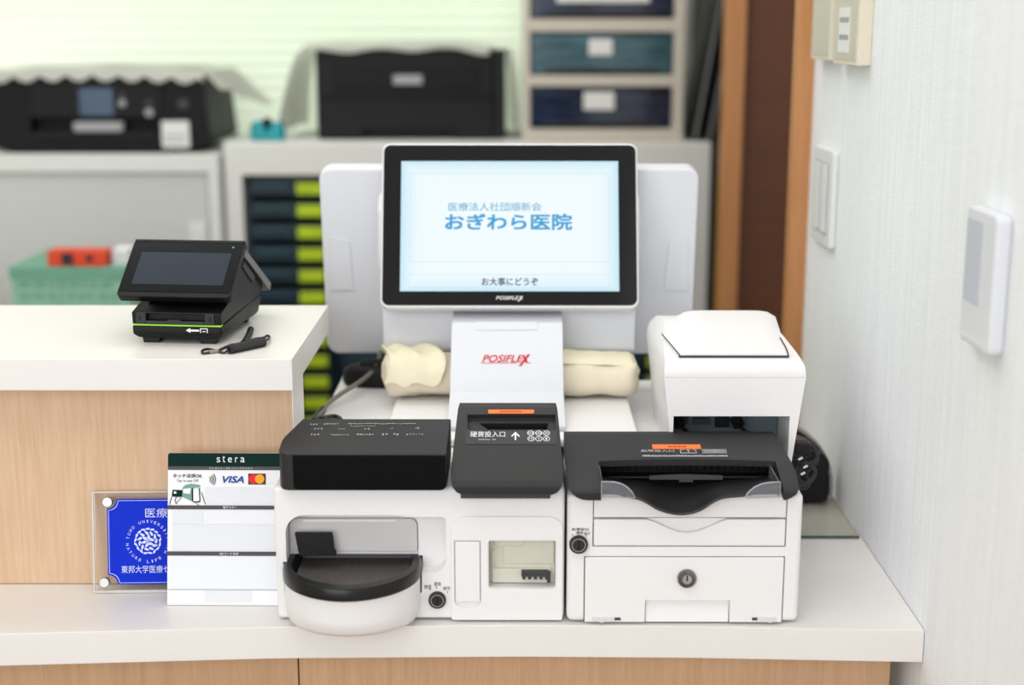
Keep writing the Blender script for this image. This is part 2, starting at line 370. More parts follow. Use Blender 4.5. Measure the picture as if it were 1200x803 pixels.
# window with a pale green slatted blind glowing with daylight
mb, nt, b = newmat('backlit_green_blind')
tc = nt.nodes.new('ShaderNodeTexCoord'); mp = nt.nodes.new('ShaderNodeMapping'); mp.inputs['Scale'].default_value = (.7, 1, 1.2)
nz = nt.nodes.new('ShaderNodeTexNoise'); nz.inputs['Scale'].default_value = 1.1; nz.inputs['Detail'].default_value = 1
rp = nt.nodes.new('ShaderNodeValToRGB'); rp.color_ramp.elements[0].color = lin((208, 222, 198))+(1,); rp.color_ramp.elements[1].color = lin((232, 238, 224))+(1,)
rp.color_ramp.elements[0].position = .35; rp.color_ramp.elements[1].position = .65
for a, c in ((tc.outputs['Object'], mp.inputs[0]), (mp.outputs[0], nz.inputs['Vector']), (nz.outputs['Fac'], rp.inputs[0]), (rp.outputs[0], b.inputs['Base Color']), (rp.outputs[0], b.inputs['Emission Color'])): nt.links.new(a, c)
b.inputs['Emission Strength'].default_value = .36; b.inputs['Roughness'].default_value = .7
win = struct('window_1', merge(box(-2.2, -1.96, 2.99, 3.06, .24, 1.35), box(.31, .36, 2.99, 3.06, .24, 1.35), box(-1.96, .31, 2.99, 3.06, .24, .28), box(-1.96, .31, 2.99, 3.06, 1.31, 1.35)), 'plate')
link('window_pane', box(-1.96, .31, 3.03, 3.035, .28, 1.31), 'acrylic', win)
sl = [xf(box(-1.955, .305, -.002, .002, -.0135, .0135), Matrix.Translation((0, 2.972, .29+i*.024)) @ Matrix.Rotation(math.radians(-18), 4, 'X')) for i in range(43)]
bl = link('window_blind', merge(*sl), mb, win)
# door casing and brown door beyond the end of the wall
tx0 = at(925, 250, Y=1.665).x
struct('trim_1', box(tx0, WX+.13, 1.66, 1.685, FLOOR, 1.75, .002), 'casing')
dx0 = at(846, 180, Y=2.4).x; dx1 = at(868, 180, Y=2.4).x
struct('trim_2', box(dx0, dx1, 2.38, 2.44, FLOOR, 1.75, .003), 'casing')
dr = struct('door_1', box(dx1, dx1+.62, 2.41, 2.45, FLOOR, 1.6), 'brown')
link('door_handle', tube([(dx1+.56, 2.40, .15), (dx1+.56, 2.37, .16), (dx1+.56, 2.37, .26), (dx1+.56, 2.40, .27)], .006), 'silver', dr)
struct('trim_3', box(dx1+.62, dx1+.66, 2.38, 2.44, FLOOR, 1.75, .003), 'casing')

# ------------------------------------------------------------------ counters
def yfront(x):               # gently bowed front edge of the lower counter
    pts = [(-1.1, 1.068), (-.43, 1.0975), (-.2, 1.1126), (.0, 1.1165), (.15, 1.1145), (WX-.0005, 1.1068)]
    for (a, b), (c, d) in zip(pts, pts[1:]):
        if x <= c: t = (x-a)/(c-a); return b+(d-b)*t
    return pts[-1][1]
PEX = -.1957                 # end of the panel carrying the upper counter
xsn = [-1.1+i*(WX-.0005+1.1)/60 for i in range(61)]
outline = [(x, yfront(x)) for x in xsn]+[(WX-.0005, 1.62), (PEX+.004, 1.62), (PEX+.004, 1.275), (-1.1, 1.275)]
solo('lower_countertop', prism(outline, -.029, 0, 'z', .0012, 2, 50), ['laminate'], 'long white laminate lower countertop carrying the two change machines', 'countertop')
seam = at(350, 790, Y=1.14).x; pend = at(1043, 790, Y=1.14).x
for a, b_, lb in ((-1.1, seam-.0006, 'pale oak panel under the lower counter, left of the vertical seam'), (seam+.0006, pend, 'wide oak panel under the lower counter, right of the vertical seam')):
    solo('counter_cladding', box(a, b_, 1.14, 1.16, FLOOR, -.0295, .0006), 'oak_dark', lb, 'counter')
UZ = .217
up0 = [(-1.1, 1.17), (-.1895, 1.17), (-.1895, 1.411), (-1.1, 1.411)]
ut = thing('upper_countertop', 'thick white raised countertop holding the black payment terminal', 'countertop', (-.6, 1.29, UZ-.0275))
link('top_board', prism(up0, UZ-.0275, UZ, 'z', .0009, 2), 'laminate', ut)
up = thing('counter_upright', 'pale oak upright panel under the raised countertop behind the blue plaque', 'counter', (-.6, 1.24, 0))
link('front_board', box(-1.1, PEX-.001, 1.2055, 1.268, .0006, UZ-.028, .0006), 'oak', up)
props(link('end_cap', box(PEX-.001, PEX, 1.2058, 1.268, .0006, UZ-.028), 'gloss_end' if 'gloss_end' in M else 'laminate_edge', up), 'glossy pale end strip')

# ================================================================== coin change machine
YF = 1.124
cx0, cx1 = -.2016, at(661.5, 650, Y=YF).x
bx1 = at(523, 650, Y=YF).x
cm = thing('coin_changer', 'white coin change machine with black lid and round coin dish on left', 'change machine', (-.08, 1.3, 0))
body = merge(box(cx0, cx1, YF, 1.205, .002, .119, .004))
rec = prism(rrect(*R(335, 604, 489, 672, YF), .012, r2=.016), YF-.03, 1.1425, 'y')
body = boolean(body, rec)
rec2 = prism(rrect(*R(470, 606, 523, 671, YF), .012, r2=.004), YF-.03, 1.139, 'y')
body = boolean(body, rec2)
_c = at(409, 670, Y=1.1).x; body = boolean(body, box(_c-.0580, _c+.0580, YF-.03, 1.172, .026, .0535))
wx0, wx1, wz0, wz1 = R(573, 634, 651, 690, YF)
body = boolean(body, box(wx0, wx1, YF-.03, 1.1405, wz0, wz1))
body = merge(body, box(-.1905, cx1, 1.2045, 1.53, .002, .1195, .004))
link('body', body, 'white', cm)
# coin hood back plate with a slit
pl = link('hood_plate', prism(rrect(*R(340, 607.5, 489, 645.5, 1.140), .0005, r2=.006), 1.1385, 1.1422, 'y', .0006), 'steel_dim', cm)
q = R(355, 609.5, 464, 611.5, 1.138)
link('slit', box(q[0], q[1], 1.1380, 1.139, q[2], q[3]), 'white', pl)
x0, x1, z0, z1 = R(346, 624, 394, 651, 1.132)
fl = prism([(x0, z1), (x1-.003, z1), (x1-.0015, z0+.006), (x1, z0+.004), (x1, z0), (x0+.003, z0)], 1.1305, 1.1335, 'y', .0005)
link('coin_flap', fl, 'deep', cm)
# round coin dish
dcx = at(409, 670, Y=1.1).x; da = .0572
def dish_ring(a, yb, yf, z, n=40, ex=1.9):
    """plan outline: half super-ellipse in front, straight sides going back"""
    out = [(dcx+a, yb, z)]
    ys = 1.122
    for i in range(n+1):
        t = math.pi*i/n; c = math.cos(t); s = math.sin(t)
        out.append((dcx+a*abs(c)**(2/ex)*(1 if c >= 0 else -1), ys-(ys-yf)*abs(s)**(2/ex), z))
    out.append((dcx-a, yb, z)); return out
db = loft([dish_ring(da*.84, 1.135, 1.088, .005), dish_ring(da*.93, 1.135, 1.079, .0062), dish_ring(da*.972, 1.135, 1.0725, .0115), dish_ring(da*.987, 1.135, 1.0685, .022), dish_ring(da*.993, 1.135, 1.067, .046)])
db = boolean(db, loft([dish_ring(da*.80, 1.2, 1.080, .0275), dish_ring(da*.93, 1.2, 1.071, .05)]))
link('dish_base', db, 'white', cm, 50)
rim = loft([dish_ring(da, 1.164, 1.064, .0425), dish_ring(da*1.008, 1.164, 1.0625, .0435), dish_ring(da*1.008, 1.164, 1.0625, .0505), dish_ring(da*.985, 1.164, 1.0645, .0535),
            dish_ring(da*.88, 1.164, 1.0735, .0535), dish_ring(da*.865, 1.163, 1.0750, .0520), dish_ring(da*.845, 1.162, 1.0765, .0465), dish_ring(da*.80, 1.160, 1.081, .0405), dish_ring(da*.70, 1.156, 1.09, .040)], cap0=False)
dish = link('coin_dish', rim, 'gloss2', cm, 40)
props(link('dish_floor', loft([dish_ring(da*.838, 1.1635, 1.0772, .0408), dish_ring(da*.838, 1.1635, 1.0772, .0436), dish_ring(da*.78, 1.158, 1.083, .0420), dish_ring(da*.5, 1.148, 1.10, .0414), dish_ring(da*.3, 1.14, 1.112, .0412)]), 'dish_floor', dish, 50), 'dull charcoal coin tray floor')
# black lid over the left half
x0 = at(325.5, 550, Y=1.116).x; x1 = at(523.5, 550, Y=1.116).x
lid = prism([(1.116, .1185), (1.116, .1500), (1.1460, .1560), (1.197, .1575), (1.197, .1185)], x0, x1, 'x')
plan = [(x0+.012, 1.10), (x1, 1.10), (x1, 1.21), (x0+.0105, 1.21), (x0+.0095, 1.198), (x0, 1.139), (x0, 1.1255), (x0+.003, 1.1185), (x0+.0085, 1.1155)]
lid = boolean(lid, prism(plan, .1, .2, 'z'), 'INTERSECT')
lid = boolean(lid, prism(rrect(x0-.01, x1, .1186, .2, .006, r2=0), 1.09, 1.23, 'y'), 'INTERSECT')
bev(lid, .0011, 2, 28)
l1 = link('note_lid', lid, 'lid', cm)
props(l1, 'long charcoal lid with printed pictograms')
link('front_window', prism(rrect(x0+.0125, x1-.0008, .1195, .1492, .004, r2=.001), 1.1150, 1.1165, 'y', .0003), 'gloss_front', l1)
Ft = frame(Vector((0, 1.146, .156)), (1, 0, 0), (0, .051, .0015))
def lidxy(px, py): v = at(px, py, Z=.1565); return v.x, v.y-1.146
marks = []
random.seed(3)
def squiggle(px, py, w, h):
    a = lidxy(px, py); n = max(2, int(w/3)); ww = w*.00075
    for i in range(n):
        q = ww/n*.62*random.uniform(.6, 1.1); hh = h*.0028*random.uniform(.5, 1)
        u = a[0]-ww/2+ww*(i+.5)/n; v = a[1]+random.uniform(-.0008, .0008)
        marks.append([(u-q/2, v-hh/2), (u+q/2, v-hh/2), (u+q/2, v+hh/2), (u-q/2, v+hh/2)])
for row in ((368, 498.5, 10, 1.3), (388, 498.3, 18, 1.2), (432, 498, 48, .9), (470, 498, 34, .9), (425, 500.5, 30, .6), (373, 503.5, 11, 1.6), (400, 503.5, 9, .7), (430, 503.5, 8, 1.0), (459, 503, 4, 1.0), (489, 502.7, 5, 1.6),
            (369, 509.6, 11, 1.5), (398, 509.8, 22, .7), (428, 509.5, 20, 1.2), (451, 509.3, 8, 1.6), (464, 509.2, 7, 1.6), (486, 509.2, 20, .9)): squiggle(*row)
link('printed_pictograms', flat(Ft, marks, .0006), 'i_grey', l1)
# coin slot lid
x0 = at(527.5, 560, Y=1.105).x; x1 = at(661, 560, Y=1.105).x
SL0 = Vector((0, 1.105, .1285)); SL1 = Vector((0, 1.187, .1690))
lid = prism([(1.108, .1165), (1.103, .121), (1.103, .1265), (1.107, .1305), (1.187, .1700), (1.205, .1700), (1.205, .1165)], x0, x1, 'x')
tap = prism([(x0+.004, 1.205), (x0+.0035, 1.19), (x0, 1.12), (x0, 1.10), (x1, 1.10), (x1, 1.12), (x1-.0035, 1.19), (x1-.004, 1.205)], .1, .2, 'z')
lid = boolean(lid, tap, 'INTERSECT')
lid = boolean(lid, prism(rrect(x0, x1, .1166, .19, .017, r2=0), 1.08, 1.23, 'y'), 'INTERSECT')
sd = (SL1-SL0).normalized()
def slope_pt(px, py):        # photo position on the sloped lid face
    d = ROT @ Vector(((px-600)/F, -(py-401.5)/F, -1)); n = Vector((0, -sd.z, sd.y)); p0 = Vector((0, 1.107, .1305))
    o = Vector((0, 0, H)); t = (p0-o).dot(n)/d.dot(n); return o+d*t
Fs = frame(Vector((0, 1.107, .1305)), (1, 0, 0), sd)
def s2(px, py): v = slope_pt(px, py)-Vector((0, 1.107, .1305)); return v.x, v.dot(sd)
def srect(px0, py0, px1, py1): a = s2(px0, py1); b = s2(px1, py0); return a[0], b[0], a[1], b[1]
q = [s2(549, 503), s2(650, 503), s2(651, 486), s2(548, 486)]
lid = boolean(lid, xf(prism(q, -.0045, .02, 'z'), Fs))
q = [s2(578, 503), s2(638, 503), s2(643, 491.5), s2(562, 491.5)]
lid = boolean(lid, xf(prism(q, -.014, .01, 'z'), Fs))
bev(lid, .0010, 2, 28)
l2 = link('coin_slot_lid', lid, 'lid', cm)
props(l2, 'charcoal sloped lid with coin slot and arrow')
link('name_film', xf(prism(rrect(*srect(545.5, 505, 652, 521), .001), 0, .0004, 'z'), Fs), 'panel_dark', l2)
a = srect(572, 480.8, 626, 485); link('orange_label', xf(prism(rrect(*a, .0012), 0, .0006, 'z'), Fs), 'orange', l2)
bits = []
def stx(body, px0, py0, px1, py1, **k):
    a = srect(px0, py0, px1, py1); return text(body, Fs, (a[0]+a[1])/2, (a[2]+a[3])/2, a[1]-a[0], a[3]-a[2], z=.0008, **k)
bits.append(stx('硬貨投入口', 551, 506.5, 592, 513, bold=.006))
for (t, px, py) in (('500', 622, 508.3), ('100', 631.3, 508.3), ('50', 640.3, 508.3), ('10', 622.3, 515), ('5', 631.3, 515), ('1', 640.3, 515)):
    w = {3: 6, 2: 4.4, 1: 2}[len(t)]; bits.append(stx(t, px-w/2, py-1.3, px+w/2, py+1.3))
    c = s2(px, py); ry = abs(s2(px, py-2.9)[1]-c[1]); rx = 4.3*.00068
    o_ = [(c[0]+rx*math.cos(t_*math.pi/12), c[1]+ry*math.sin(t_*math.pi/12)) for t_ in range(25)]; i_ = [(c[0]+rx*.84*math.cos(t_*math.pi/12), c[1]+ry*.84*math.sin(t_*math.pi/12)) for t_ in range(24, -1, -1)]
    bits.append(flat(Fs, [o_+i_], .0008))
c0 = s2(604, 516.5); c1 = s2(604, 507); L = c1[1]-c0[1]; cxx = c0[0]
bits.append(flat(Fs, [[(cxx-.0006, c0[1]), (cxx+.0006, c0[1]), (cxx+.0006, c1[1]-.001), (cxx-.0006, c1[1]-.001)],
     [(cxx, c1[1]), (cxx-.0036, c1[1]-.0052), (cxx-.0029, c1[1]-.0062), (cxx, c1[1]-.0020)], [(cxx, c1[1]), (cxx, c1[1]-.0020), (cxx+.0029, c1[1]-.0062), (cxx+.0036, c1[1]-.0052)]], .0008))
link('lettering', merge(*bits), 'i_white', l2)
sub = []
for i in range(9):
    a = srect(561+i*2.3, 515.3, 562.3+i*2.3, 516.7)
    if i != 6: sub.append([(a[0], a[2]), (a[1], a[2]), (a[1], a[3]), (a[0], a[3])])
link('small_print', flat(Fs, sub, .0008), 'i_grey', l2)
ob = []
for i in range(11):
    a = srect(586+i*2.3, 482.3, 587.6+i*2.3, 483.7); ob.append([(a[0], a[2]), (a[1], a[2]), (a[1], a[3]), (a[0], a[3])])
link('label_print', flat(Fs, ob, .0010), 'i_orangetxt', l2)
x0, x1, z0, z1 = R(540, 577, 645, 582, 1.118); link('lid_catch', box(x0, x1, 1.112, 1.13, .1130, .1172, .001), 'groove', cm)
# raised front fascia right half
x0, x1, z0, z1 = R(528.5, 606, 659.5, 727, 1.1215)
fa = prism(rrect(x0, x1, z0, z1, .002, r2=.012), 1.1215, 1.1275, 'y')
fa = boolean(fa, prism(rrect(*R(572, 633.5, 652, 690.5, 1.1215), .0035), 1.1, 1.14, 'y'))
fx0, fx1, fz0, fz1 = R(532.5, 634, 563.5, 713, 1.1215)
fa = boolean(fa, prism([(fx0, fz1), (fx0, fz0+.006)]+[((fx0+fx1)/2+(fx1-fx0)/2*math.cos(math.radians(180+180*i/14)), fz0+.006+.006*math.sin(math.radians(180+180*i/14))) for i in range(1, 14)]+[(fx1, fz0+.006), (fx1, fz1)], 1.1, 1.1265, 'y'))
bev(fa, .0010, 2, 40)
fas = link('front_fascia', fa, 'white', cm)
link('service_flap', box(fx0+.0008, fx1-.0008, 1.1208, 1.1262, fz0+.0058, fz1-.0008, .0008), 'white', cm)
vw = link('coin_chamber', merge(box(wx0+.0005, wx1-.0005, 1.1385, 1.1402, wz0+.0005, wz1-.0005), box(wx0+.003, wx0+.004, 1.134, 1.139, wz0+.001, wz1-.012), box(wx0+.0035, wx1-.004, 1.1345, 1.139, wz0+.001, wz0+.0135, .0008),
     box(wx0+.012, wx1-.001, 1.137, 1.139, wz0+.017, wz1-.001, .0008), box(wx0+.004, wx0+.03, 1.136, 1.139, wz1-.010, wz1-.001, .002)), 'coin_in', cm)
x0, x1, z0, z1 = R(611, 667.5, 645, 677, 1.134)
comb = [box(x0, x1-.002, 1.1295, 1.1345, z0+.0022, z1, .0004), box(x1-.003, x1, 1.1295, 1.1345, z0-.003, z1-.001, .0004)]+[box(x0+.0008+i*.0048, x0+.0036+i*.0048, 1.1295, 1.1345, z0, z0+.0026) for i in range(5)]
link('coin_comb', merge(*comb), 'deep', vw)
link('viewing_pane', box(wx0-.001, wx1+.001, 1.1276, 1.1282, wz0-.0005, wz1+.0005), 'acrylic', cm)
def key_switch(px, py, parent, Y, r=.0073):
    c = at(px, py, Y=Y)
    k = link('key_switch', lathe([(0, .004), (r, .004), (r, -.003), (r*.93, -.004), (r*.78, -.0042), (r*.76, -.0030), (0, -.0030)], c), 'panel_dark', parent)
    link('key_ring', lathe([(r*.75, -.0026), (r*.75, -.0040), (r*.66, -.0040), (r*.66, -.0026)], c), 'silver', k)
    link('key_slot', merge(box(c.x-.0005, c.x+.0005, Y-.0034, Y-.0028, c.z-.0045, c.z+.0048), box(c.x-.0009, c.x+.0009, Y-.0036, Y-.0028, c.z-.0035, c.z+.0005)), 'deep', k)
key_switch(512.5, 702.5, cm, YF)
Fc = frame(Vector((0, YF, 0)))
def ftx(body, px0, py0, px1, py1, Y, Fm, **k):
    a = R(px0, py0, px1, py1, Y); return text(body, Fm, (a[0]+a[1])/2, (a[2]+a[3])/2, a[1]-a[0], a[3]-a[2], **k)
tick = []
for px, py in ((504, 691), (511.5, 688.5), (524.5, 694)):
    a = R(px-.4, py-1, px+.4, py+1, YF); tick.append([(a[0], a[2]), (a[1], a[2]), (a[1], a[3]), (a[0], a[3])])
link('lettering', merge(ftx('管理', 497, 685.5, 505.5, 690, YF, Fc), ftx('運用', 508.5, 682.3, 516.5, 686.8, YF, Fc), ftx('保守', 519, 687.3, 527.5, 691.8, YF, Fc), flat(Fc, tick, .0004)), 'i_black', cm)

# ================================================================== bill change machine
YB = 1.119
b0, b1 = at(664.5, 660, Y=YB).x, at(940.5, 620, Y=YB).x
bmch = thing('bill_changer', 'white banknote change machine with charcoal lid and lockable door on right', 'change machine', ((b0+b1)/2, 1.3, 0))
bd = merge(box(b0, b1, YB, 1.222, .002, .115, .005))
d1 = R(694.5, 583, 922, 641, YB)
bd = boolean(bd, box(d1[0], d1[1], YB-.02, YB+.006, d1[2], .13))
d2 = R(684, 652, 918.5, 729.5, YB)
bd = boolean(bd, box(d2[0], d2[1], YB-.02, YB+.006, d2[2], d2[3]))
bd = boolean(bd, box(at(703.5, 560, Y=1.125).x, at(915, 560, Y=1.125).x, YB-.02, 1.19, .088, .13))
bd = merge(bd, box(b0, b1, 1.2215, 1.53, .002, .110, .003))
link('body', bd, 'white', bmch)
g = .0009
# drawer front with a scooped top
dz0 = d1[2]+g; dz1 = R(700, 608, 920, 608.5, YB)[3]-.0006
dw = box(d1[0]+g, d1[1]-g, YB-.0008, YB+.0055, dz0, dz1, .0012)
cxb = at(805, 615, Y=YB).x
sc = [(cxb+(i/14-1)*.041, dz1+.001-.0125*(.5+.5*math.cos(math.pi*(i/14-1)))) for i in range(29)]
dw = boolean(dw, prism(sc+[(cxb+.041, dz1+.01), (cxb-.041, dz1+.01)], YB-.01, YB+.0035, 'y'))
link('note_drawer', dw, 'white', bmch)
link('drawer_gap', box(d1[0], d1[1], YB+.0056, YB+.0062, d1[2], .0875), 'groove', bmch)
# lower door
dd = box(d2[0]+g, d2[1]-g, YB-.0012, YB+.0055, d2[2]+.0004, d2[3]-g, .0010)
pr = R(755.5, 703, 855, 729, YB)
dd = boolean(dd, box(pr[0], pr[1], YB-.01, YB+.0042, pr[2]-.004, pr[3]))
dor = link('lower_door', dd, 'white', bmch)
link('door_gap', box(d2[0], d2[1], YB+.0056, YB+.0062, d2[2], d2[3]), 'groove', bmch)
link('pull_recess', prism([(YB+.0042, pr[2]), (YB+.0005, pr[2]), (YB+.0040, pr[3])], pr[0]+.001, pr[1]-.001, 'x'), 'white', dor)
c = at(804.5, 677, Y=YB)
lk = link('door_lock', lathe([(0, .0), (.0080, .0), (.0080, -.0035), (.0072, -.0048), (.0058, -.0050), (.0054, -.0042), (0, -.0042)], c), 'chrome_dark', dor)
link('lock_core', lathe([(0, -.0040), (.0040, -.0042), (.0038, -.0050), (0, -.0052)], c), 'silver', lk)
link('key_slot', box(c.x-.0006, c.x+.0006, YB-.0055, YB-.0050, c.z-.0012, c.z+.0034), 'deep', lk)
for s, px0, px1, pin in ((0, 694, 720, (719, 727)), (1, 887, 909, (881, 888))):
    a = R(px0, 722, px1, 726.5, YB); la = link('hinge_latch', merge(box(a[0], a[1], YB-.0024, YB, a[2], a[3], .0004), box((a[0]+a[1])/2-.003+.004*s, (a[0]+a[1])/2+.0005+.004*s, YB-.0028, YB-.001, a[2]-.0014, a[2]+.003)), 'grey_white', dor)
    p = R(pin[0], 723.2, pin[1], 726, YB); link('latch_pin', box(p[0], p[1], YB-.0022, YB-.0008, p[2], p[3]), 'groove', la)
key_switch(678, 637.5, bmch, YB, .0078)
Fb = frame(Vector((0, YB, 0)))
tick = []
for px, py in ((671, 627), (678.5, 627.5), (687, 628)):
    a = R(px-.4, py-1, px+.4, py+1, YB); tick.append([(a[0], a[2]), (a[1], a[2]), (a[1], a[3]), (a[0], a[3])])
link('lettering', merge(ftx('紙幣取出', 670, 618.7, 690, 622, YB, Fb, bold=.01), ftx('運用', 675, 622.6, 683, 626, YB, Fb, bold=.01), ftx('保守', 684, 623.6, 691.5, 627, YB, Fb, bold=.01), flat(Fb, tick, .0004)), 'i_black', bmch)
# lid with the note mouth
l0 = at(664.5, 560, Y=1.109).x; l1x = at(941, 560, Y=1.109).x
lid = prism([(1.109, .1125), (1.109, .1190), (1.113, .1220), (1.150, .1325), (1.2, .1420), (1.217, .1405), (1.224, .134), (1.224, .1110)], l0, l1x, 'x')
tap = prism([(l0, 1.09), (l1x, 1.09), (l1x, 1.135), (l1x-.0055, 1.20), (l1x-.0068, 1.23), (l0+.001, 1.23), (l0, 1.16)], .1, .2, 'z')
lid = boolean(lid, tap, 'INTERSECT')
lid = boolean(lid, prism(rrect(l0, l1x, .1126, .19, .017, r2=0), 1.08, 1.24, 'y'), 'INTERSECT')
m0 = at(703.5, 560, Y=1.125).x; m1 = at(915, 560, Y=1.125).x
mouth_top = [(m0, .20), (m0, .0)]+[(m1, .0), (m1, .20)]
yt = lambda x: 1.1525+.004*(1-((x-(m0+m1)/2)/((m1-m0)/2))**2)
pl_ = [(m0, 1.08)]+[(m0+(m1-m0)*i/20, yt(m0+(m1-m0)*i/20)) for i in range(21)]+[(m1, 1.08)]
lid = boolean(lid, prism(pl_, .105, .2, 'z'))
lid = boolean(lid, box(m0+.001, m1-.001, 1.10, 1.186, .105, .1275))
bev(lid, .0010, 2, 28)
bl_ = link('note_lid', lid, 'lid', bmch)
props(bl_, 'charcoal lid with wide note mouth and orange label')
SB0 = Vector((0, 1.150, .1325)); sb = Vector((0, .05, .0095)).normalized(); nb = Vector((0, -sb.z, sb.y))
def b2(px, py):
    d = ROT @ Vector(((px-600)/F, -(py-401.5)/F, -1)); o = Vector((0, 0, H)); t = (SB0-o).dot(nb)/d.dot(nb); v = o+d*t-SB0; return v.x, v.dot(sb)
Fsb = frame(SB0, (1, 0, 0), sb)
def brect(px0, py0, px1, py1): a = b2((px0), (py0+py1)/2); b = b2(px1, (py0+py1)/2); c_ = b2((px0+px1)/2, py1); e = b2((px0+px1)/2, py0); return a[0], b[0], c_[1], e[1]
a = brect(764.5, 521.5, 821, 526.5); link('orange_label', xf(prism([(a[0], a[2]), (a[1], a[2]), (a[1], a[3]), (a[0], a[3])], 0, .0005, 'z'), Fsb), 'orange', bl_)
def btx(body, px0, py0, px1, py1, **k):
    a = brect(px0, py0, px1, py1); return text(body, Fsb, (a[0]+a[1])/2, (a[2]+a[3])/2, a[1]-a[0], a[3]-a[2], z=.0007, **k)
link('label_print', btx('ーーーー', 783, 523.2, 804, 525, bold=.05), 'i_orangetxt', bl_)
bits = [btx('紙幣投入口', 751, 527.8, 790, 530.8, bold=.02)]
def bpoly(pts): return [b2(*p) for p in pts]
pol = []
def bline(px0, py0, px1, py1): a = brect(px0, py0, px1, py1); pol.append([(a[0], a[2]), (a[1], a[2]), (a[1], a[3]), (a[0], a[3])])
for q in ((797, 527.7, 798, 532), (797, 531.4, 816, 532), (815, 527.7, 816, 532), (797, 527.7, 802, 528.2), (811, 527.7, 816, 528.2), (806, 527.5, 807.2, 531), (804, 528.2, 809, 528.8),
          (823, 527.5, 851, 528), (823, 529.5, 851, 529.9), (823, 531.6, 851, 532), (823, 527.5, 823.7, 532), (837, 527.5, 837.7, 532), (850.3, 527.5, 851, 532)): bline(*q)
random.seed(5)
x = 753
while x < 851:
    w = random.uniform(1.2, 2.6); bline(x, 534.6-random.uniform(0, .5), x+w, 536); x += w+.7
x = 825
while x < 849:
    bline(x, 528.5, x+1.3, 529.2); bline(x+.4, 530.3, x+1.6, 531.1); x += 2.2
bits.append(flat(Fsb, pol, .0007)); link('lettering', merge(*bits), 'i_grey', bl_)
# inside of the mouth: back wall with feed teeth, guide bar, note tray with a curved lip
inn = link('mouth_back', merge(box(m0+.0015, m1-.0015, 1.183, 1.1855, .106, .1272), *[box(m0+.012+i*.0059, m0+.0150+i*.0059, 1.1795, 1.1835, .116, .127) for i in range(25)]), 'deep', bmch)
x0, x1, z0, z1 = R(761, 557.5, 847, 563.5, 1.158)
link('note_guide_bar', merge(prism([(x0, z0+.0010), (x1, z0+.0010), (x1, z1), (x0+(x1-x0)*.62, z1+.0008), (x0+(x1-x0)*.4, z1+.0008), (x0, z1-.0003)], 1.157, 1.160, 'y', .0003), box((x0+x1)/2-.006, (x0+x1)/2+.006, 1.1572, 1.160, z0-.0012, z0+.002, .0004)), 'groove', bmch)
link('note_rail', box(m0+.004, x0, 1.159, 1.161, z0+.0020, z0+.0032), 'panel_dark', bmch)
link('note_rail', box(x1, m1-.006, 1.159, 1.161, z0+.0022, z0+.0034), 'panel_dark', bmch)
lip = [(704, 571), (720, 577), (738, 582.5), (750, 585), (760, 590), (772, 597), (790, 602), (806, 602), (820, 598), (832, 590.5), (842, 585), (852, 582.5), (870, 581), (890, 577), (915, 572)]
Lp = [at(px, py, Y=1.1045 if 740 < px < 850 else 1.108) for px, py in lip]
Lp = smooth_path([(v.x, v.y, v.z) for v in Lp], 3)
us_ = box(d1[0]+g, d1[1]-g, YB-.0003, YB+.0055, R(700, 606.5, 920, 607, YB)[2]+.0003, .1148, .0007)
us_ = boolean(us_, prism([(p.x, p.z-.0049) for p in Lp if m0+.002 < p.x < m1-.002]+[(m1-.003, .14), (m0+.003, .14)], YB-.02, YB+.02, 'y'))
link('upper_strip', us_, 'white', bmch)
rows = []
for j in range(11):
    t = j/10
    row = []
    for i, p in enumerate(Lp):
        u = i/(len(Lp)-1); bx = m0+.0016+(m1-m0-.0032)*u; back = Vector((bx, 1.182, .1135)); fr_ = Vector((min(max(p.x, m0+.0016), m1-.0016), p.y, p.z))
        q = fr_.lerp(back, t); dip = max(0., .116-fr_.z); q.z = fr_.z+(back.z-fr_.z)*(t**1.5)-.0035*math.sin(math.pi*t)*(math.sin(math.pi*u)**2)
        row.append(q)
    rows.append(row)
tr = loft(rows, False, False, False); bmesh.ops.solidify(tr, geom=tr.faces[:], thickness=.0012)
link('note_tray', tr, 'black', bmch, 60)
link('tray_lip', tube([p+Vector((0, -.0002, 0)) for p in Lp], .0009, 6, smooth=False), 'panel_dark', bmch)
def arc_poly(pts): return pts
def guard(pts, side=None):
    P2 = [(at(px, py, Y=1.1035).x, at(px, py, Y=1.1035).z) for px, py in pts]
    g_ = link('clear_guard', prism(P2, 1.1028, 1.1042, 'y'), 'guard', bmch)
    link('guard_edge', tube([(x, 1.1034, z) for x, z in P2]+[(P2[0][0], 1.1034, P2[0][1])], .0005, 6, smooth=False), 'guard_edge', g_)
    return g_
guard([(705, 582.5), (744.5, 583.5), (741, 577), (735, 571), (728, 567), (720, 565), (705, 564.5)])
g2 = guard([(873, 583.5), (877, 577), (884, 571), (893, 567), (902, 565.5), (914.5, 565), (914.5, 582.5)])
gx = at(914, 575, Y=1.1035).x-.0004
link('guard_side', prism([(1.1035, at(914, 582, Y=1.1035).z), (1.1035, at(914, 565, Y=1.1035).z), (1.148, .131), (1.15, .118)], gx-.0008, gx, 'x'), 'guard', g2)
gx2 = at(705, 575, Y=1.1035).x
link('guard_side', prism([(1.1035, at(705, 582, Y=1.1035).z), (1.1035, at(705, 565, Y=1.1035).z), (1.148, .131), (1.15, .118)], gx2, gx2+.0008, 'x'), 'guard', g2)

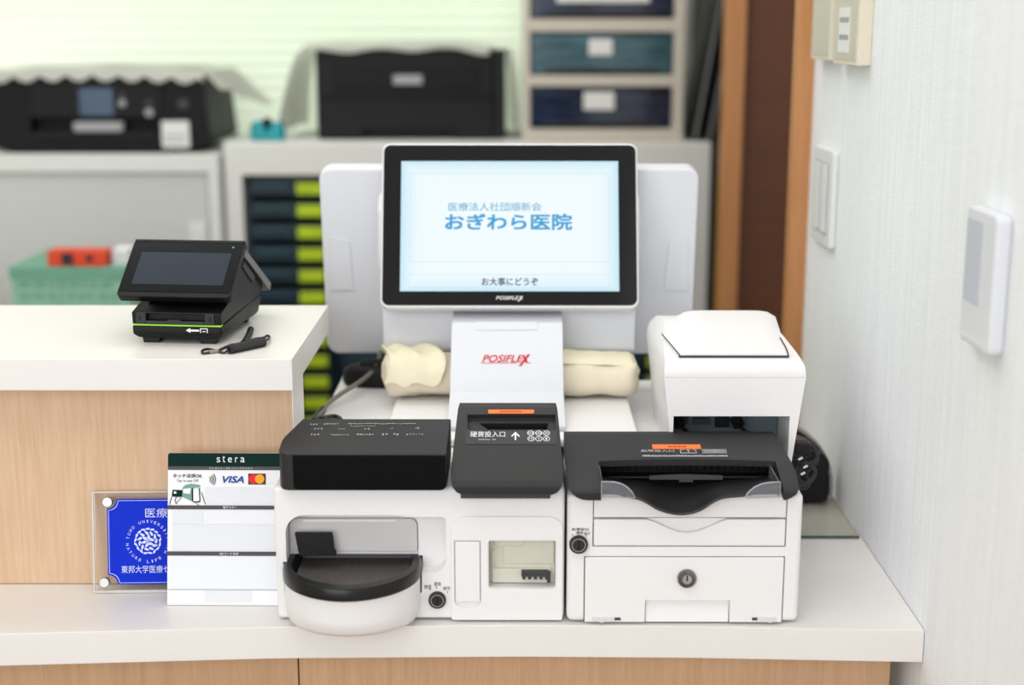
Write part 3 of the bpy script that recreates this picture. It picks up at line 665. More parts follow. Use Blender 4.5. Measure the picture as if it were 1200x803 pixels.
# ================================================================== point-of-sale terminal
pt = thing('pos_terminal', 'white sales terminal on a wide column with lit customer display facing front', 'sales terminal', (-.01, 1.36, .1195))
bx0 = at(455, 490, Y=1.3).x; bx1_ = at(744, 495, Y=1.3).x
link('base_plate', box(bx0, bx1_, 1.236, 1.425, .1197, .1275, .003), 'white', pt)
nx0, nx1 = at(527.5, 440, Y=1.335).x, at(660.5, 440, Y=1.335).x
neck = prism([(1.262, .1275), (1.262, .132), (1.326, .1478), (1.373, .205), (1.376, .2065), (1.44, .212), (1.452, .205), (1.365, .155), (1.36, .1275)], nx0, nx1, 'x', .0012, 2, 20)
nk = link('neck', neck, 'white2', pt)
nd = Vector((0, .047, .0572)).normalized(); N0 = Vector((0, 1.326, .1478))
Fn = frame(N0, (1, 0, 0), nd); nn = Vector((0, -nd.z, nd.y))
def n2(px, py):
    d = ROT @ Vector(((px-600)/F, -(py-401.5)/F, -1)); o = Vector((0, 0, H)); t = (N0-o).dot(nn)/d.dot(nn); v = o+d*t-N0; return v.x, v.dot(nd)
a = n2(564.5, 425.5); b_ = n2(622, 415.5)
red = [text('POSIFLE', Fn, a[0]+(b_[0]-a[0])*.43, (a[1]+b_[1])/2, (b_[0]-a[0])*.84, (b_[1]-a[1])*.85, z=.0005, bold=.025, shear=.3)]
W = b_[0]-a[0]; Hh = b_[1]-a[1]
xx = a[0]+W*.86
red.append(flat(Fn, [[(xx-.0052, a[1]-.0035), (xx-.0026, a[1]-.0035), (xx+.0062, b_[1]), (xx+.0036, b_[1])], [(xx-.0018, b_[1]-.0010), (xx+.0006, b_[1]-.0010), (xx+.0040, a[1]+.0004), (xx+.0014, a[1]+.0004)],
     [(a[0]-.001, a[1]-.0003), (a[0]+W*.72, a[1]-.0003), (a[0]+W*.72, a[1]+.0002), (a[0]-.001, a[1]+.0002)], [(a[0]+W*.9, a[1]-.0003), (b_[0]+.0004, a[1]-.0003), (b_[0]+.0004, a[1]+.0002), (a[0]+W*.9, a[1]+.0002)]], .0005))
link('lettering', merge(*red), 'i_red', nk)
a = n2(557, 387); b_ = n2(630, 378.5)
link('hinge_cap', xf(prism(rrect(a[0], b_[0], a[1], b_[1]+.001, .0008), -.001, .0009, 'z', .0004), Fn), 'white2', nk)
# staff screen seen from behind
sx0, sx1 = at(373, 200, Y=1.46).x, at(820, 200, Y=1.46).x
lean = Vector((0, -.030, .202)).normalized(); S0 = Vector(((sx0+sx1)/2, 1.49, .148)); Fst = frame(S0, (1, 0, 0), lean); sw = (sx1-sx0)/2
st = link('staff_screen', xf(prism(rrect(-sw, sw, 0, .2045, .013), -.024, 0, 'z', .0035, 3), Fst), 'white2', pt)
link('screen_glass', xf(prism(rrect(-sw+.006, sw-.006, .006, .198, .01), -.0255, -.0235, 'z'), Fst), 'bezel', st)
for s in (-1, 1):
    q = [(s*(sw-.006), .073), (s*(sw-.0315), .073), (s*(sw-.0285), .1275), (s*(sw-.009), .1320)]
    link('vent_panel', xf(prism(q, -.001, .0016, 'z', .0004, 2), Fst), 'white2', st)
# rear housing behind the customer display
hx0, hx1 = at(448.5, 390, Y=1.415).x, at(744.5, 390, Y=1.415).x
hs = prism([(1.420, .1665), (1.417, .170), (1.416, .205), (1.438, .265), (1.462, .330), (1.478, .335), (1.492, .300), (1.494, .1665)], hx0, hx1, 'x')
bev(hs, .0022, 3, 28)
link('rear_housing', hs, 'white2', pt)
for s, px in ((-1, 443), (1, 749)):
    xa = at(px, 262, Y=1.43).x
    link('side_arm', prism([(1.425, .25), (1.418, .268), (1.424, .312), (1.436, .326), (1.462, .326), (1.462, .25)], min(xa, xa-s*.012), max(xa, xa-s*.012), 'x', .003, 3), 'white2', pt)
# customer display
t20 = math.radians(20); upd = Vector((0, math.sin(t20), math.cos(t20)))
D0 = at(597.3, 264.5, Y=1.41); Fd = frame(D0, (1, 0, 0), upd); nd_ = Vector((0, -math.cos(t20), math.sin(t20)))
def d2(px, py):
    d = ROT @ Vector(((px-600)/F, -(py-401.5)/F, -1)); o = Vector((0, 0, H)); t = (D0-o).dot(nd_)/d.dot(nd_); v = o+d*t-D0; return v.x, v.dot(upd)
def drect(px0, py0, px1, py1):
    ym = (py0+py1)/2; xm = (px0+px1)/2; return d2(px0, ym)[0], d2(px1, ym)[0], d2(xm, py1)[1], d2(xm, py0)[1]
a = drect(446.5, 167.5, 748, 361)
cd = link('customer_display', xf(prism(rrect(*a, .0085, 8), -.024, -.0008, 'z', .0022, 3), Fd), 'white', pt)
a = drect(448.8, 170, 745.8, 358)
bz = link('screen_bezel', xf(prism(rrect(*a, .0068, 8), -.002, .0, 'z', .0003, 1), Fd), 'bezel', cd)
a = drect(469.5, 189, 725, 341.5)
link('lit_screen', xf(prism([(a[0], a[2]), (a[1], a[2]), (a[1], a[3]), (a[0], a[3])], -.001, .0003, 'z'), Fd), 'screen', bz)
def dtx(body, px0, py0, px1, py1, **k):
    a = drect(px0, py0, px1, py1); return text(body, Fd, (a[0]+a[1])/2, (a[2]+a[3])/2, a[1]-a[0], a[3]-a[2], z=.0006, **k)
link('clinic_name', dtx('おぎわら医院', 521.5, 250.5, 670.5, 270, bold=.05), 's_cyan', bz)
link('clinic_subtitle', dtx('医療法人社団順新会', 525.5, 237.5, 634.5, 247.5, bold=.015), 's_cyan2', bz)
link('greeting', dtx('お大事にどうぞ', 564.5, 325.5, 630.5, 335, bold=.03), 's_navy', bz)
ln = []
def dbox(px0, py0, px1, py1, w=.5):
    for q in ((px0, py0-w/2, px1, py0+w/2), (px0, py1-w/2, px1, py1+w/2), (px0-w/2, py0, px0+w/2, py1), (px1-w/2, py0, px1+w/2, py1)):
        a = drect(*q); ln.append([(a[0], a[2]), (a[1], a[2]), (a[1], a[3]), (a[0], a[3])])
dbox(481, 203.5, 714, 307); dbox(479.5, 322, 714.5, 337.5)
link('screen_lines', flat(Fd, ln, .0005), 's_line', bz)
a = drect(581, 347.2, 612.5, 351.4); W = a[1]-a[0]
wl = [text('POSIFLE', Fd, a[0]+W*.43, (a[2]+a[3])/2, W*.86, a[3]-a[2], z=.0004, bold=.02, shear=.3)]
xx = a[0]+W*.92
wl.append(flat(Fd, [[(xx-.0030, a[2]-.0016), (xx-.0016, a[2]-.0016), (xx+.0026, a[3]), (xx+.0012, a[3])], [(xx-.0010, a[3]), (xx+.0002, a[3]), (xx+.0018, a[2]), (xx+.0006, a[2])]], .0004))
link('logo_lettering', merge(*wl), 'i_white', bz)

# ================================================================== receipt printer
YP = 1.214
p0, p1 = at(778, 450, Y=YP).x, at(945, 440, Y=YP).x
rp_ = thing('receipt_printer', 'white boxy receipt printer with raised top flap behind the banknote machine', 'printer', ((p0+p1)/2, 1.29, .1102))
PZ = .1103
sh = prism([(YP+.002, PZ), (YP, .158), (YP, .192), (YP+.0012, .1965), (YP+.0035, .2000), (YP+.008, .2030), (YP+.075, .2120), (YP+.135, .2165), (YP+.165, .213), (YP+.172, .205), (YP+.172, PZ)], p0, p1, 'x')
fo = [(p0+.010, PZ-.01), (p0+.004, .158), (p0, .19), (p0+.0005, .200), (p0+.003, .2065), (p0+.008, .2125), (p0+.015, .218), (p0+.016, .24), (p1-.013, .24), (p1-.012, .218), (p1-.007, .2115), (p1-.003, .206), (p1-.0005, .199), (p1, .19), (p1-.004, .158), (p1-.0105, PZ-.01)]
sh = boolean(sh, prism(fo, YP-.02, YP+.2, 'y'), 'INTERSECT')
bev(sh, .0030, 3, 24)
ox0, ox1, oz0, oz1 = R(789, 488, 925, 520, YP)
sh = boolean(sh, box(ox0, ox1, YP-.02, YP+.055, PZ-.02, oz1))
link('housing', sh, 'white', rp_, 30)
# seam line round the top cover
q = R(755, 431, 946, 433, YP)
# raised paper flap
fy0 = YP+.018
a = at(797, 417.5, Y=fy0); b_ = at(922.5, 417.5, Y=fy0)
rows = []
for j in range(13):
    t = j/12; y = fy0+t*.118
    zb = .2055+(y-fy0)*.075
    w0 = a.x+.009*t; w1 = b_.x+.010*t; ins = .0
    hgt = .0030+.0065*math.sin(min(1., t*1.15)*math.pi*.5)
    row = []
    for i in range(13):
        u = -1+2*i/12; k = 1-abs(u)**8
        row.append((w0+(w1-w0)*(i/12), y, zb+hgt*(.35+.65*k)+.0*t))
    rows.append(row)
bmf = bmesh.new(); V = [[bmf.verts.new(p) for p in r] for r in rows]
base = [[bmf.verts.new((p[0], p[1], .198)) for p in r] for r in (rows[0], rows[-1])]
for r0, r1 in zip(V, V[1:]):
    for i in range(12): bmf.faces.new((r0[i], r0[i+1], r1[i+1], r1[i]))
for i in range(12): bmf.faces.new((base[0][i], base[0][i+1], V[0][i+1], V[0][i])); bmf.faces.new((V[-1][i], V[-1][i+1], base[1][i+1], base[1][i]))
for i in (0, 12):
    bmf.faces.new([base[0][i]]+[r[i] for r in V]+[base[1][i]])
fl_ = link('paper_flap', bmf, 'white', rp_, 40)
link('flap_gap', box(a.x-.001, b_.x+.0015, fy0-.0008, fy0+.002, .2035, .2064), 'groove', rp_)
link('flap_gap', tube([(b_.x+.001, fy0, .2068), (b_.x+.0022, fy0+.02, .2092), (b_.x+.0015, fy0+.045, .2128)], .0006, 6), 'groove', rp_)
link('flap_gap', tube([(a.x-.0005, fy0, .2068), (a.x-.004, fy0+.02, .2092), (a.x-.011, fy0+.055, .2140)], .0006, 6), 'groove', rp_)
link('cover_seam', box(p0+.0006, p1-.0006, YP-.0002, YP+.0005, .1905, .1911), 'grey_white', rp_)
con = link('connector_bay', box(ox0+.0005, ox1-.0005, YP+.0525, YP+.0548, PZ+.001, oz1-.0005), 'slate', rp_)
for px0, py0, px1, py1, m_ in ((812, 490, 831, 497, 'groove'), (838, 489, 854, 500, 'deep'), (796, 489, 806, 496, 'groove')):
    r_ = R(px0, py0, px1, py1, YP+.050); link('socket', box(r_[0], r_[1], YP+.047, YP+.0528, r_[2], r_[3], .0006), m_, con)
def plug(name, pts, r, head, label):
    t = thing(name, label, 'cable', pts[-1])
    link('lead', tube(pts, r, 8), 'rubber', t); link('plug', tube(head[:-1], head[-1], 10, smooth=False), 'black', t); return t
w = lambda px, py, Y: at(px, py, Y=Y)
plug('power_cable', [w(867, 500, 1.252), w(873, 505, 1.245), w(879, 508, 1.243), w(888, 511, 1.242), w(900, 516, 1.243), w(915, 523, 1.245)], .0018, [w(862, 490, 1.259), w(866, 499, 1.253), .0056], 'black lead with thick round plug at right of the printer connector bay')
t = plug('signal_cable', [w(797, 499, 1.252), w(804, 505, 1.247), w(812, 511, 1.243), w(818, 513, 1.241), w(826, 517, 1.24)], .0017, [w(793, 489, 1.259), w(797, 499, 1.252), .0055], 'black lead with white tie at left of the printer connector bay')
r_ = R(809, 507, 816, 515, 1.236); link('cable_tie', box(r_[0], r_[1], 1.234, 1.240, r_[2], r_[3], .001), 'paper', t)
solo('black_cable', tube([w(664, 510.2, 1.24), w(690, 508.5, 1.24), w(720, 508, 1.24), w(752, 509, 1.24), w(780, 510.5, 1.238), w(800, 512, 1.234), w(822, 514.5, 1.232)], .0013, 8), 'rubber', 'thin black cable lying along the rear edge of the banknote machine lid', 'cable')

# cables hanging at right of bill machine
ct = thing('cable_bundle', 'tangle of black cables and connector hanging right of the banknote machine', 'cables', (.262, 1.30, .03))
cpt = [w(925, 521, 1.27), w(934, 520, 1.272), w(946, 520, 1.275), w(956, 528, 1.275), w(957, 538, 1.272), w(948, 545, 1.268), w(940, 548, 1.265), w(934, 556, 1.262), w(940, 566, 1.262), w(950, 564, 1.264), w(955, 553, 1.268), w(950, 546, 1.27), w(942, 542, 1.272), w(936, 548, 1.27), w(934, 562, 1.268), w(934, 578, 1.266), (.248, 1.285, .014), (.252, 1.305, .0024), (.254, 1.32, .0022)]
link('cable', tube(cpt, .0019, 8), 'rubber', ct)
link('cable', tube([w(928, 536, 1.28), w(940, 536, 1.28), w(953, 530, 1.28), w(958, 541, 1.28), w(950, 549, 1.278), w(944, 556, 1.278), w(948, 566, 1.278), w(944, 572, 1.278), w(936, 570, 1.28)], .0017, 8), 'rubber', ct)
r_ = R(930, 519, 949, 532, 1.262); link('connector', box(r_[0], r_[1], 1.258, 1.272, r_[2], r_[3], .002), 'black', ct)
for px, py in ((938, 537.5), (944, 547), (941, 555)): link('cable_clip', xf(box(-.0022, .0022, -.0009, .0009, -.0009, .0009, .0003), Matrix.Translation(w(px, py, 1.258)) @ Matrix.Rotation(-.5, 4, 'Y')), 'paper', ct)

# black case and glossy rounded panel at the wall, clear desk sheet
gm = thing('desk_sheet', 'clear glass desk sheet on the counter beside the right wall', 'desk mat', (.29, 1.45, 0))
sheet0 = at(950, 628, Z=.003)
link('sheet', box(b1+.002, WX-.004, sheet0.y, 1.615, .0004, .0030), 'mat_glass', gm)
link('sheet_edge', box(b1+.002, WX-.004, sheet0.y-.0008, sheet0.y, .0004, .0031), 'glass_edge', gm)
YK = 1.424
x1k = at(972, 560, Y=YK).x
solo('black_case', prism(rrect(b1+.012, x1k, .0034, .058, .005, r2=.014), YK, YK+.020, 'y', .003), 'black', 'low black plastic case on the glass sheet at the right wall', 'case')
cpx = at(978, 560, Y=1.50); R_ = .098
arc = [(at(985, 580, Y=1.495).x-.001+0, .0034)]
ex = WX-.006
prof = [(b1+.012, .0034), (ex, .0034)]+[(ex-.110+.110*math.cos(math.radians(t)), .0034+.012+.084*math.sin(math.radians(t))) for t in range(0, 91, 6)]+[(b1+.012, .0994)]
sp_ = thing('curved_stand', 'dark glossy round-shouldered panel standing behind the black case by the wall', 'stand', (.29, 1.452, .0034))
link('panel', prism(prof, 1.449, 1.456, 'y', .001), 'smoky', sp_)
edge_pts = [(x_, 1.4475, z_) for x_, z_ in prof[1:-1]]
link('rim', tube(edge_pts, .0024, 8, smooth=False), 'silver', sp_)

# ------------------------------------------------------------------ things on the coin machine deck
bc = at(598, 455, Y=1.393)
xa, xb = at(449, 455, Y=1.393).x, at(748, 457, Y=1.393).x
random.seed(11); rings = []; n = 28; m_ = 46
from mathutils import noise
for j in range(m_+1):
    t = j/m_; x = xa+(xb-xa)*t
    e = min(1, (min(t, 1-t)/.035)) ; k = .35+.65*math.sqrt(max(0, 1-(1-e)**2))
    left = max(0, 1-t*4.2)
    ring = []
    for i in range(n):
        th = 2*math.pi*i/n; ry, rz = .027+.004*left, .0205+.0045*left
        nzv = noise.noise(Vector((x*38, math.cos(th)*1.3, math.sin(th)*1.3)))*.0032+.0035*left*noise.noise(Vector((x*130, math.cos(th)*2.2+4, math.sin(th)*2.2)))
        y = 1.394+(ry*k+nzv)*math.cos(th); z = .1278+.0215+.004*left+(rz*k+nzv)*abs(math.sin(th))**.85*(1 if math.sin(th) >= 0 else -1)
        ring.append((x+nzv*.6*(1 if t > .95 else 1), y, max(z, .1281)))
    rings.append(ring)
cb = thing('rolled_cloth', 'cream rolled cloth lying across the terminal base behind the white column', 'cloth', ((xa+xb)/2, 1.394, .128))
link('roll', loft(rings), 'cream', cb, 60)
# loose fold over the left end and upper layer on the right
def patch(f, nu, nv):
    bm = loft([[f(i/nu, j/nv) for i in range(nu+1)] for j in range(nv+1)], False, False, False)
    bmesh.ops.solidify(bm, geom=bm.faces[:], thickness=.0016); return bm
def fold_l(u, v):
    x = xa+.004+u*.055; th = math.radians(185-v*150); y = 1.394+.0335*math.cos(th)-.001; z = .1500+.0290*math.sin(th)+.0024*math.sin(u*13+v*5)+.003*noise.noise(Vector((u*4, v*4, 1)))
    return (x+.006*math.sin(v*6), y, max(z, .1285))
link('fold', patch(fold_l, 18, 16), 'cream2', cb, 60)
def fold_r(u, v):
    x = at(661, 440, Y=1.40).x-.02+u*(xb-at(661, 440, Y=1.40).x+.012); th = math.radians(140-v*110); y = 1.400+.030*math.cos(th+.3); z = .1505+.0250*math.sin(th)-.003*u+.0015*noise.noise(Vector((u*5, v*5, 3)))
    return (x-.004*v, y, z)
link('fold', patch(fold_r, 18, 14), 'cream2', cb, 60)
# small black desk device and cables at the back left
hd = thing('desk_phone', 'low black handset-like device behind the cream roll under the big screen', 'desk device', (-.135, 1.472, .1196))
link('cradle', loft([[(-.135+.050*rx*math.cos(t_*math.pi/12)*abs(math.cos(t_*math.pi/12))**-.25 if abs(math.cos(t_*math.pi/12)) > .01 else -.135, 1.472+.021*rx*math.sin(t_*math.pi/12), z_) for t_ in range(24)] for rx, z_ in ((.94, .1197), (1, .124), (.97, .136), (.86, .141), (.6, .1425))]), 'black', hd, 50)
link('handset', tube([(-.165, 1.468, .1430), (-.15, 1.468, .1440), (-.12, 1.468, .1440), (-.10, 1.468, .1430)], .0042, 10), 'black', hd)
gc = [at(446, 412, Y=1.480), at(443, 424, Y=1.47), at(436, 436, Y=1.455), at(420, 449, Y=1.43), at(402, 460, Y=1.40), at(386, 472, Y=1.37), at(377, 482, Y=1.345), at(371, 491, Y=1.318)]
solo('grey_cable', tube(gc, .0024, 8), 'cable', 'grey cable running from under the screen down to the black clump', 'cable')
ck = [at(378, 478, Y=1.352), at(371, 486, Y=1.330), at(368, 492, Y=1.312), at(378, 490, Y=1.318), at(392, 488, Y=1.322), at(399, 492, Y=1.312), at(390, 494, Y=1.305), at(377, 489, Y=1.322), at(369, 490, Y=1.330), at(374, 494, Y=1.300), at(388, 492, Y=1.310), at(396, 495, Y=1.295)]
ck = [(v.x, v.y, max(v.z, .1222)) for v in ck]
solo('black_cable_clump', tube(ck, .0023, 8), 'rubber', 'looped black cable clump on the left rear edge of the coin machine', 'cable')

# ================================================================== payment terminal on the upper counter
TX, TY = at(208, 404, Z=UZ).x, at(208, 404, Z=UZ).y
tm = thing('payment_terminal', 'black card payment terminal with tilted screen on the white raised counter', 'payment terminal', (TX, TY, UZ), math.radians(-6))
TM = Matrix.Translation((TX, TY, UZ)) @ Matrix.Rotation(math.radians(-6), 4, 'Z')
L_ = lambda bm: xf(bm, TM)
hw = .0405
prof = [(.004, .0048), (.0, .010), (.0, .0165), (.118, .0235), (.128, .020), (.112, .004)]
lo = prism(prof, -hw, hw, 'x')
lo = boolean(lo, prism([(-hw+.010, 0), (-hw, .008), (-hw, .05), (hw, .05), (hw, .008), (hw-.010, 0)], -.02, .2, 'y'), 'INTERSECT'); bev(lo, .0016, 3, 25)
link('lower_shell', L_(lo), 'term', tm)
gl_ = prism([(.0002, .0166), (.0002, .0178), (.006, .0181), (.006, .0169)], -hw+.0004, hw-.0004, 'x'); link('lime_line', L_(gl_), 'lime', tm)
us = prism([(.001, .0180), (.0005, .0285), (.026, .0345), (.036, .038), (.053, .061), (.061, .069), (.118, .0400), (.134, .030), (.130, .0255), (.118, .0235), (.06, .0205)], -hw, hw, 'x')
us = boolean(us, box(-hw+.013, hw-.012, -.02, .030, .0212, .0272))
us = boolean(us, box(-hw+.010, hw-.010, -.01, .034, .0320, .06))
bev(us, .0013, 3, 25)
up_ = link('upper_shell', L_(us), 'term', tm)
cs = [box(-hw+.004, -hw+.0128, -.0008, .004, .0186, .0282, .0006), box(hw-.0145, hw-.006, -.0008, .004, .0186, .0282, .0006), box(-hw+.0128, hw-.0145, -.0008, .004, .0186, .0212, .0004), box(-.008, .004, -.0009, .004, .0205, .0222, .0005)]
link('card_slot_trim', L_(merge(*cs)), 'panel_dark', tm)
link('card_slot', L_(box(-hw+.0131, hw-.0122, .006, .029, .0213, .0271)), 'deep', tm)
for x_ in (-hw+.0075, hw-.0095): link('slot_mark', L_(box(x_-.0011, x_+.0011, -.0011, -.0006, .0212, .0256, .0003)), 'deep', tm)
for x_ in (-.026, .026): link('foot', L_(prism([(x_-.007, 0), (x_-.0085, .006), (x_+.0085, .006), (x_+.007, 0)], .006, .014, 'y', .0006)), 'black', tm)
for x_ in (-.026, .026): link('foot', L_(prism([(x_-.007, 0), (x_-.0085, .006), (x_+.0085, .006), (x_+.007, 0)], .1, .108, 'y', .0006)), 'black', tm)
Ff = TM @ frame(Vector((0, 0, .0132)))
ar = flat(Ff, [[(.0085, 0), (.0125, .0022), (.0125, .0008), (.0205, .0008), (.0205, -.0008), (.0125, -.0008), (.0125, -.0022)], [(.0215, -.0020), (.0222, -.0020), (.0222, .0014), (.0275, .0014), (.0275, -.0020), (.0282, -.0020), (.0282, .0021), (.0215, .0021)], [(.0235, -.0012), (.0262, -.0012), (.0262, -.0005), (.0235, -.0005)]], .0006)
link('card_arrow', ar, 'i_white', tm)
# tilted screen head
tb = Vector((0, .006, .0418)); tt = Vector((0, .058, .0828)); ud = (tt-tb).normalized(); hh = (tt-tb).length
Fh = TM @ frame(tb+Vector((-.0045, 0, 0)), (1, 0, 0), ud)
hwS = .0520
hdp = link('screen_head', xf(prism(rrect(-hwS, hwS, 0, hh, .0045, r2=.0015), -.0075, 0, 'z', .0010, 2), Fh), 'term', tm)
link('screen_glass', xf(prism(rrect(-hwS+.0012, hwS-.0012, .0055, hh-.0012, .002), -.0006, .0004, 'z'), Fh), 'term_glass', hdp)
link('lcd', xf(prism(rrect(-hwS+.011, hwS-.0095, .0140, hh-.0135, .0003), 0, .0006, 'z'), Fh), 'term_lcd', hdp)
link('camera_ring', xf(prism(ringpoly(.0005, hh-.0065, .0017, .0026, 0, 360, 20), 0, .0007, 'z'), Fh), 'deep', hdp)
link('indicator_light', xf(prism(circle(hwS-.0095, hh-.0062, .0009, 12), 0, .0008, 'z'), Fh), 'i_mint', hdp)
link('top_rail', xf(box(-hwS+.001, hwS, -.004, .0010, hh-.0012, hh+.0022, .0006) if False else prism(rrect(-hwS+.001, hwS, hh-.001, hh+.0022, .0006), -.008, .0008, 'z', .0004), Fh), 'term', hdp)
# rear printer cover sloping down behind
rb = Vector((0, .150, .0300)); r_up = (tt-rb).normalized(); rl = (tt-rb).length
Fr = TM @ frame(rb+Vector((-.0045, 0, 0)), (-1, 0, 0), r_up)
rc = link('rear_cover', xf(prism(rrect(-.0485, .0485, 0, rl, .002), -.0085, 0, 'z', .0010, 2), Fr), 'term', tm)
props(link('cover_side', xf(box(-.0480, -.0474, .002, rl-.004, -.0080, -.0012) if False else prism([(-.0491, .002), (-.0484, .002), (-.0484, rl-.004), (-.0491, rl-.004)], -.0082, -.0010, 'z'), Fr), 'term_side', rc), 'grey side strip')
link('side_strut', L_(prism([(.066, .060), (.072, .0655), (.104, .045), (.098, .039)], hw-.001, hw+.0016, 'x', .0005)), 'panel_dark', tm)
# coiled strap
w = lambda px, py, z=.0: at(px, py, Z=UZ+z)
sc_ = thing('coiled_strap', 'black coiled strap with small metal ferrule beside the payment terminal', 'strap', tuple(w(280, 407)))
a_, b_ = w(268, 409.5, .0042), w(310, 400.5, .0042); dirv = (b_-a_); Ln = dirv.length; dirv.normalize(); uu = Vector((0, 0, 1)); vv = dirv.cross(uu).normalized()
co = [a_+dirv*(Ln*i/220)+.0033*(uu*math.cos(2*math.pi*i/10)+vv*math.sin(2*math.pi*i/10)) for i in range(221)]
link('coil', tube(co, .0010, 6, smooth=False), 'rubber', sc_)
link('cord', tube([b_, w(314, 398, .004), w(316, 395, .003), w(313, 393.5, .002), w(308, 396, .002), w(300, 397, .002), w(290, 400, .002), w(282, 401, .002)], .0011, 6), 'rubber', sc_)
link('cord', tube([w(281, 404, .0015), w(272, 404, .0015), w(264, 407, .0015), w(255, 411, .0015), w(246, 413, .0015), w(238, 414, .0012), w(237, 411, .0012), w(243, 409, .0012), w(252, 410.5, .0015), w(262, 413.5, .0012), w(268, 409.5, .003)], .0011, 6), 'rubber', sc_)
link('cord', tube([w(286, 402, .0025), w(291, 394, .003), w(294, 386, .004)], .0030, 8), 'black', sc_)
f0, f1 = w(245, 412.6, .0018), w(256, 411.3, .0018); link('ferrule', tube([f0, f1], .0017, 8, smooth=False), 'smoky', sc_)

# ================================================================== blue plaque
lp_b = at(109, 697, Z=0); lp_b = Vector((lp_b.x, 1.1835, 0)); thk = .0045
pw = .1150; ph = .0905; Up = Vector((0, .0150, .0895)).normalized()
Fp = frame(Vector((lp_b.x, 1.1835, .0006)), (1, .03, 0), Up-Vector((1, .03, 0)).normalized()*Up.dot(Vector((1, .03, 0)).normalized()))
pq = thing('acrylic_plaque', 'clear acrylic plaque with royal blue panel leaning on the oak upright', 'plaque', tuple(lp_b+Vector((pw/2, 0, .0006))))
def pxy(px, py):
    n_ = Vector((Fp[0][2], Fp[1][2], Fp[2][2])); o = Vector((0, 0, H)); d = ROT @ Vector(((px-600)/F, -(py-401.5)/F, -1)); c_ = Fp.translation
    t = (c_-o).dot(n_)/d.dot(n_); v = o+d*t-c_; return v.dot(Vector((Fp[0][0], Fp[1][0], Fp[2][0]))), v.dot(Vector((Fp[0][1], Fp[1][1], Fp[2][1])))
link('acrylic_sheet', xf(prism(rrect(0, pw, 0, ph, .0008), -thk, 0, 'z'), Fp), 'acrylic', pq)
link('sheet_rim', xf(merge(box(0, .0013, .0, ph, -thk-.0001, .0002), box(0, pw, 0, .0022, -thk-.0001, .0002), box(0, pw, ph-.0010, ph, -thk-.0001, .0002), box(.0020, .0024, .002, ph-.001, -.0001, .00025)), Fp), 'acrylic_edge', pq)
q0 = pxy(126.5, 685); q1 = pxy(129, 585)
bx0_, bz0, bz1 = q0[0]+.0005, q0[1], q1[1]; bx1_p = pw-bx0_
nr = .0085
notch = []
for cx_, cz_, a0 in ((bx0_, bz0, 90), (bx0_, bz1, 0), (bx1_p, bz1, -90), (bx1_p, bz0, -180)):
    notch += [(cx_+nr*math.cos(math.radians(a0-90*i/8)), cz_+nr*math.sin(math.radians(a0-90*i/8))) for i in range(9)]
# order: bl, tl, tr, br going clockwise
def bluepoly(g_):
    out = []
    for cx_, cz_, a0 in ((bx0_+g_, bz0+g_, 0), (bx0_+g_, bz1-g_, -90), (bx1_p-g_, bz1-g_, 180), (bx1_p-g_, bz0+g_, 90)):
        out += [(cx_+nr*math.cos(math.radians(a0+90*i/8)), cz_+nr*math.sin(math.radians(a0+90*i/8))) for i in range(9)]
    return out
bp_ = link('blue_panel', xf(prism(bluepoly(0), 0, .0006, 'z'), Fp), 'blue', pq)
g1, g2_ = bluepoly(.0012), bluepoly(.0016)
ring = bmesh.new(); V1 = [ring.verts.new((x, y, .0008)) for x, y in g1]; V2 = [ring.verts.new((x, y, .0008)) for x, y in g2_]
for i in range(len(V1)): ring.faces.new((V1[i], V1[(i+1) % len(V1)], V2[(i+1) % len(V1)], V2[i]))
link('border_line', xf(ring, Fp), 'i_pale', bp_)
for px, py in ((127.5, 587.5), (124, 681.5)):
    c_ = pxy(px, py); pos = Fp @ Vector((c_[0], c_[1], 0))
    link('standoff_screw', xf(lathe([(0, 0), (.0042, 0), (.0044, .001), (.0044, .0052), (.0040, .0058), (0, .0058)], (0, 0, 0), 'z', 24), Fp @ Matrix.Translation((c_[0], c_[1], 0))), 'silver', pq)
def ptx(body, px0, py0, px1, py1, **k):
    a = pxy(px0, (py0+py1)/2); b = pxy(px1, (py0+py1)/2); c_ = pxy((px0+px1)/2, py1); e = pxy((px0+px1)/2, py0); return text(body, Fp, (a[0]+b[0])/2, (c_[1]+e[1])/2, b[0]-a[0], e[1]-c_[1], z=.0009, **k)
bits = [ptx('医療', 170.5, 595.5, 196.5, 606.5), ptx('東邦大学医療セ', 142.5, 662.5, 198.5, 671.5, bold=.004)]
ec = pxy(173.5, 634); er = abs(pxy(190, 634)[0]-ec[0])
def circ_text(s, r, a_mid, step, size, flip):
    for i, ch in enumerate(s):
        if ch == ' ': continue
        ang = a_mid+(i-(len(s)-1)/2)*(-step if not flip else step); t = math.radians(ang)
        wch = size*(.35 if ch == 'I' else .8)
        bits.append(text(ch, Fp, ec[0]+r*math.cos(t), ec[1]+r*math.sin(t), wch, size, z=.0009, rot=t-math.pi/2 if not flip else t+math.pi/2))
circ_text('TOHO UNIVERSITY', er*1.42, 90, 11.5, er*.21, False)
circ_text('NATURE LIFE MAN', er*1.48, 270, 11.5, er*.21, True)
link('lettering', merge(*bits), 'i_pale', bp_)
pet = []
def leaf(cx_, cy_, r, wd, ang):
    out = []
    for i in range(16):
        t = 2*math.pi*i/16; u = r*math.cos(t); v = wd*math.sin(t)*(1-.35*math.cos(t)); ca, sa = math.cos(ang), math.sin(ang); out.append((cx_+u*ca-v*sa, cy_+u*sa+v*ca))
    return out
random.seed(21)
for k in range(6): t = k*math.pi/3+.3; pet.append(leaf(ec[0]+er*.30*math.cos(t), ec[1]+er*.30*math.sin(t), er*.19, er*.10, t+random.uniform(-.9, .9)))
